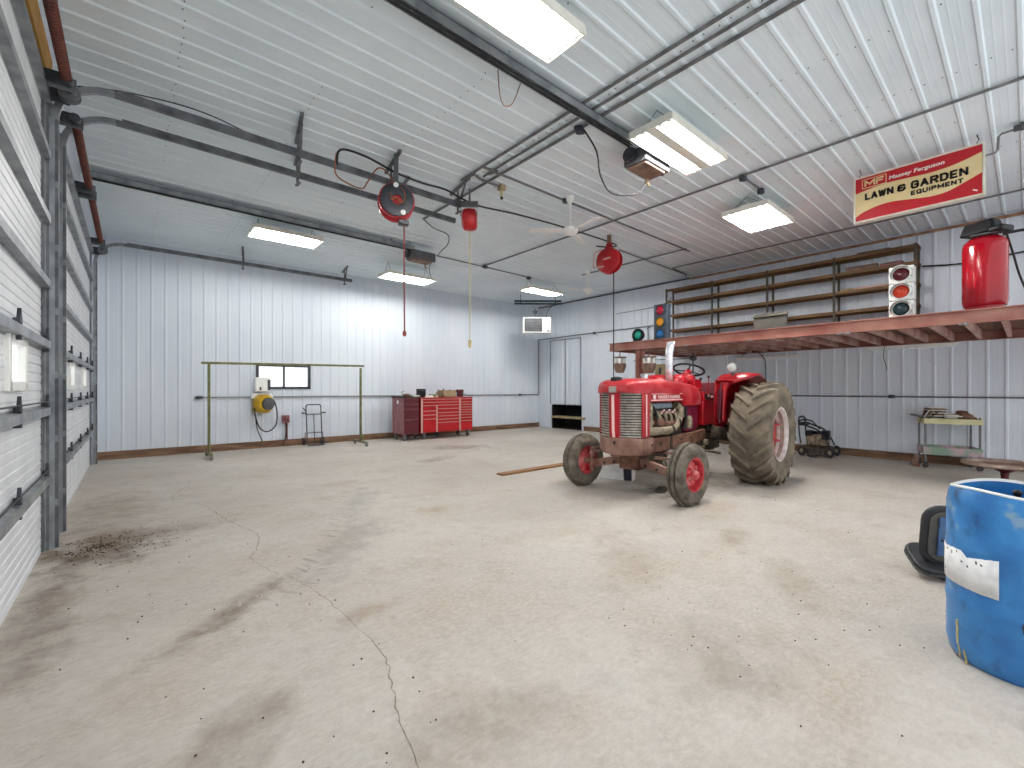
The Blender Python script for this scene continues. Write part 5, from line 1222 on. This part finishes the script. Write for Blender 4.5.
# seat
se = thing('mower_seat', 'black bucket seat with blue strips standing on the floor behind the barrel', 'seat', (4.78, .36, 0), 0)
mm = Matrix.Rotation(R(-68), 4, 'Z')
def pad(pts, thick, M4):
    return MB().prism(pts, -thick/2, thick/2, M4)
def rrect(w, h, r, n=5):
    out = []
    for cx, cy, a0 in ((w/2-r, h/2-r, 0), (-w/2+r, h/2-r, 90), (-w/2+r, -h/2+r, 180), (w/2-r, -h/2+r, 270)):
        for k in range(n+1): a = R(a0+90*k/n); out.append((cx+r*math.cos(a), cy+r*math.sin(a)))
    return out
se.location = (4.84, .335, 0); se.rotation_euler.z = R(-58)
XM = T(0, 0, .355) @ Matrix.Rotation(R(8), 4, 'X') @ Matrix.Rotation(R(90), 4, 'X')       # upright plate
q = MB(); q.prism(rrect(.50, .48, .12), -.045, .0, XM); q.build('back_shell', 'seatpad', se, bevel=.02, seg=3)
q = MB(); q.prism(rrect(.42, .40, .09), .0, .012, XM); q.build('back_panel', 'seatgrey', se, bevel=.006)
for x in (-.13, .13): MB().prism([(x-.025, -.15), (x+.025, -.15), (x+.025, .16), (x-.025, .16)], .012, .03, XM).build('slide_strip', 'bluestrip', se, bevel=.006)
q = MB(); q.prism([(-.11, .0), (.11, .0), (.11, .16), (-.11, .16)], .012, .02, XM).prism([(-.14, -.03), (.14, -.03), (.14, -.015), (-.14, -.015)], .02, .035, XM)
for k in range(6): q.prism([(-.10, .015+k*.024), (.10, .015+k*.024), (.10, .025+k*.024), (-.10, .025+k*.024)], .02, .026, XM)
q.build('back_grille', 'black', se)
PM = T(-.05, .11, .13) @ Matrix.Rotation(R(27), 4, 'X')
q = MB(); q.prism(rrect(.46, .32, .10), -.03, .0, PM); q.build('seat_pan', 'seatgrey', se, bevel=.02)
q = MB(); q.prism(rrect(.46, .32, .10), .0, .035, PM); q.build('seat_cushion', 'seatpad', se, bevel=.02, seg=3)
MB().bb(-.10, .10, .03, .14, 0, .09).build('base_rail', 'darksteel', se, bevel=.005)

# barrel
bl = thing('plastic_barrel', 'cut open blue plastic barrel with a torn white label', 'barrel', (3.665, .02, 0))
RB, HB = .298, .945
outer = [(0, .0), (RB*.90, .0), (RB*.965, .025), (RB, .09), (RB, .30), (RB*1.012, .315), (RB*1.012, .335), (RB, .35), (RB, .60), (RB*1.012, .615), (RB*1.012, .635), (RB, .65), (RB*.995, .86), (RB*.965, .925), (RB*.93, HB)]
inner = [(RB*.91, HB+.002), (RB*.90, HB-.01), (RB*.94, .90), (RB*.965, .84), (RB*.965, .08), (0, .05)]
q = MB(); q.lathe(outer+inner, 72)
for v in q.bm.verts:
    if v.co.z > HB-.03: v.co.z += .010*math.sin(3*math.atan2(v.co.y, v.co.x)+.5)
q.build('drum', 'barrel', bl)
q = MB(); q.lathe([(RB*.925, HB-.006), (RB*.945, HB+.006), (RB*.905, HB+.012), (RB*.89, HB-.004)], 72, closed=True)
for v in q.bm.verts: v.co.z += .010*math.sin(3*math.atan2(v.co.y, v.co.x)+.5)
q.build('cut_rim', 'white', bl)
# label wrapped on the side that faces the room (angle measured round the drum)
def patch(name, mat, a0, a1, top, bot, r, par, n=24):
    mb = MB(); A = []; B = []
    for i in range(n+1):
        a = R(a0+(a1-a0)*i/n); t = i/n
        A.append((r*math.cos(a), r*math.sin(a), bot(t))); B.append((r*math.cos(a), r*math.sin(a), top(t)))
    va = [mb.bm.verts.new(p) for p in A]; vb = [mb.bm.verts.new(p) for p in B]
    for i in range(n): mb.bm.faces.new((va[i], va[i+1], vb[i+1], vb[i]))
    o = mb.build(name, mat, par); md = o.modifiers.new('Solid', 'SOLIDIFY'); md.thickness = .002; md.offset = 1
    return o
rnd = [random.uniform(-.008, .008) for _ in range(40)]
def ltop(t):
    j = rnd[int(t*24)]*.5
    if t < .58: return .60+.025*t+j
    if t < .66: return .615-.3*(t-.58)+j
    return .586+.03*(t-.66)/.34*1.0+j*.6
lb = patch('torn_label', 'label', 86, 165, ltop, lambda t: .425-.012*t+rnd[int(t*24)+5]*.25, RB*1.014, bl)
for a, z, dz, da in ((100, .57, .02, 2.5), (112, .59, .012, 2), (106, .47, .015, 1.5), (134, .555, .01, 2.5), (140, .54, .014, 1.6), (148, .575, .02, 1.5), (152, .57, .012, 2.2), (98, .44, .012, 6), (121, .585, .02, 1.4), (128, .60, .012, 1.2)):
    r_ = RB*1.014+.0025
    MB().prism([(-.5, -.5), (.5, -.2), (.4, .5), (-.3, .4)], 0, .001, Matrix.Rotation(R(a), 4, 'Z') @ T(r_, 0, z) @ Matrix.Rotation(R(90), 4, 'Y') @ Matrix.Diagonal((dz, r_*R(da), 1, 1))).build('label_scrape', 'darksteel', lb, smooth=False)
q = MB()
for a, z0, z1 in ((129, .02, .22), (136, .0, .07)):
    r_ = RB+.002
    for k in range(6):
        za, zb_ = z0+(z1-z0)*k/6, z0+(z1-z0)*(k+1)/6
        if za < .09: r1 = RB*(.965+.035*max(0, (za-.025)/.065))+.002
        else: r1 = RB+.004
        aa = a+random.uniform(-.4, .4)-k*.25
        q.box((r1*math.cos(R(aa)), r1*math.sin(R(aa)), (za+zb_)/2), (.006, .009, zb_-za), rot=(0, 0, aa))
q.build('paint_drip', 'yellowcord', bl, smooth=False)
q = MB()
for a, z0, z1, w in ((186, .30, .75, 5), (190, .2, .62, 4), (183, .28, .34, 6)):
    for k in range(5):
        za, zb_ = z0+(z1-z0)*k/5, z0+(z1-z0)*(k+1)/5
        aa = a+random.uniform(-1, 1)
        q.prism([(-.5, -.5), (.5, -.4), (.5, .5), (-.4, .4)], 0, .002, Matrix.Rotation(R(aa), 4, 'Z') @ T(RB*1.013, 0, (za+zb_)/2) @ Matrix.Rotation(R(90), 4, 'Y') @ Matrix.Diagonal((zb_-za, RB*R(w)*random.uniform(.6, 1.1), 1, 1)))
q.build('tar_smear', 'darksteel', bl, smooth=False)
rod = thing('black_rod', 'black rod sticking out of the blue barrel', 'rod', (3.78, -.06, .06)); MB().tube([(.12, -.05, 0), (.0, .05, .5), (-.04, .10, .86)], .014, 8).build('shaft', 'black', rod)
MB().ball((-.04, .10, .86), .02).build('tip', 'blackgloss', rod)
hs = tag(MB().tube(smoothpath([(0, 0, .014), (.05, .10, .014), (.14, .13, .014), (.24, .06, .014), (.34, -.06, .014)], 6), .012, 8).build('wire_hoop', 'motorbrown', loc=(2.98, .0, 0)), 'bent brown wire lying on the floor in front of the blue barrel', 'wire')
hs.rotation_euler.z = R(-80)

# ------------------------------------------------------------------ floor cracks, tyre marks and dirt
def ribbon(name, pts, w, mat, par, z=.0015):
    P = smoothpath([(x, y, 0) for x, y in pts], 9); mb = MB(); A = []
    for i, p in enumerate(P):
        t = (P[min(i+1, len(P)-1)]-P[max(i-1, 0)]).normalized(); nrm = Vector((-t.y, t.x, 0))
        jit = Vector((random.uniform(-1, 1), random.uniform(-1, 1), 0))*w*1.3
        ww = w*random.uniform(.35, 1.1)
        A.append((mb.bm.verts.new(p+jit+nrm*ww/2+Vector((0, 0, z))), mb.bm.verts.new(p+jit-nrm*ww/2+Vector((0, 0, z)))))
    for (a, b2), (c, d) in zip(A, A[1:]): mb.bm.faces.new((a, c, d, b2))
    return mb.build(name, mat, par, smooth=False)
ribbon('crack', [(.72, 8.9), (.66, 8.5), (.45, 7.9), (.42, 7.5), (.50, 7.25), (.66, 7.08), (.75, 6.6), (.83, 5.9), (.98, 5.25), (.90, 4.75), (.80, 4.45), (.9, 3.95)], .008, 'crack', floor)
ribbon('crack', [(.98, 3.75), (1.05, 3.3), (1.07, 2.9), (1.08, 2.4), (1.0, 2.1), (.92, 1.85), (.85, 1.5)], .007, 'crack', floor)
def treads(path, width, step, name):
    P = smoothpath([(x, y, .0012) for x, y in path], 10); mb = MB(); acc = 0; side = 1
    for a, b2 in zip(P, P[1:]):
        acc += (b2-a).length
        if acc < step: continue
        acc = 0; t = (b2-a).normalized(); nrm = Vector((-t.y, t.x, 0)); side = -side
        if random.random() < .18: continue
        c0 = a+nrm*side*random.uniform(.015, .05); c1 = a+nrm*side*width*random.uniform(.32, .5)+t*random.uniform(.05, .10)
        w0 = t*random.uniform(.012, .03)
        v = [mb.bm.verts.new(p) for p in (c0-w0, c1-w0*.6, c1+w0*.7, c0+w0)]
        mb.bm.faces.new(v)
    return mb.build(name, 'treadmark', floor, smooth=False)
M['treadmark'] = pm('tread_dust', '#9a9289', '#b0a89f', 9, .9)
treads([(0.57, 3.74), (0.81, 3.66), (1.11, 3.83), (1.46, 4.29), (1.85, 5.1), (2.43, 6.41), (3.28, 8.0)], .42, .045, 'tire_mark')
mb = MB()
for k in range(260):
    x, y = random.uniform(-.4, 8), random.uniform(1.2, 9.5)
    if k % 3 == 0: x, y = random.uniform(-.5, 1.2), random.uniform(1.5, 6.5)
    if k % 5 == 0: x, y = random.uniform(2.2, 4.2), random.uniform(.3, 2.2)
    r = random.uniform(.0025, .0065)
    mb.ball((x, y, r*.4), r, (1, random.uniform(.6, 1.3), .6), 6)
tag(mb.build('dirt_specks', 'dirt', smooth=False), 'small dark specks of dirt scattered over the concrete floor', 'dirt', kind='stuff')
mb = MB()
for k in range(420):
    a, d = random.uniform(0, 2*PI), abs(random.gauss(0, .28))
    x, y = -.22+d*math.cos(a)*1.0, 5.75+d*math.sin(a)*1.0
    if x < LW+.06: continue
    r = random.uniform(.003, .009); mb.ball((x, y, r*.35), r, (1, random.uniform(.6, 1.4), .5), 6)
tag(mb.build('dirt_clods', 'dirt', smooth=False), 'brown loose dirt crumbs on the floor between the two overhead doors', 'dirt', kind='stuff')

# ------------------------------------------------------------------ daylight, camera, view
w = bpy.data.worlds.new('World'); SC.world = w; w.use_nodes = True
bg = w.node_tree.nodes['Background']; bg.inputs[0].default_value = (.95, .98, 1.0, 1); bg.inputs[1].default_value = 1.1  # even from all sides, below too; enters mainly where the front wall is omitted
cam = bpy.data.cameras.new('Camera'); co = bpy.data.objects.new('Camera', cam); COL.objects.link(co)
co.location = (0, 0, 1.5); co.rotation_euler = (R(90), 0, -math.atan2(380, 443))
cam.sensor_width = 36; cam.lens = 443/1024*36; cam.shift_y = 5/1024; cam.clip_start = .05; cam.clip_end = 200
SC.camera = co
SC.view_settings.view_transform = 'Standard'; SC.view_settings.look = 'None'; SC.view_settings.gamma = 1
SC.view_settings.use_curve_mapping = False
SC.view_settings.exposure = 0.5
SC.cycles.use_denoising = True
SC.cycles.max_bounces = 10; SC.cycles.diffuse_bounces = 6
SC.cycles.sample_clamp_indirect = 8
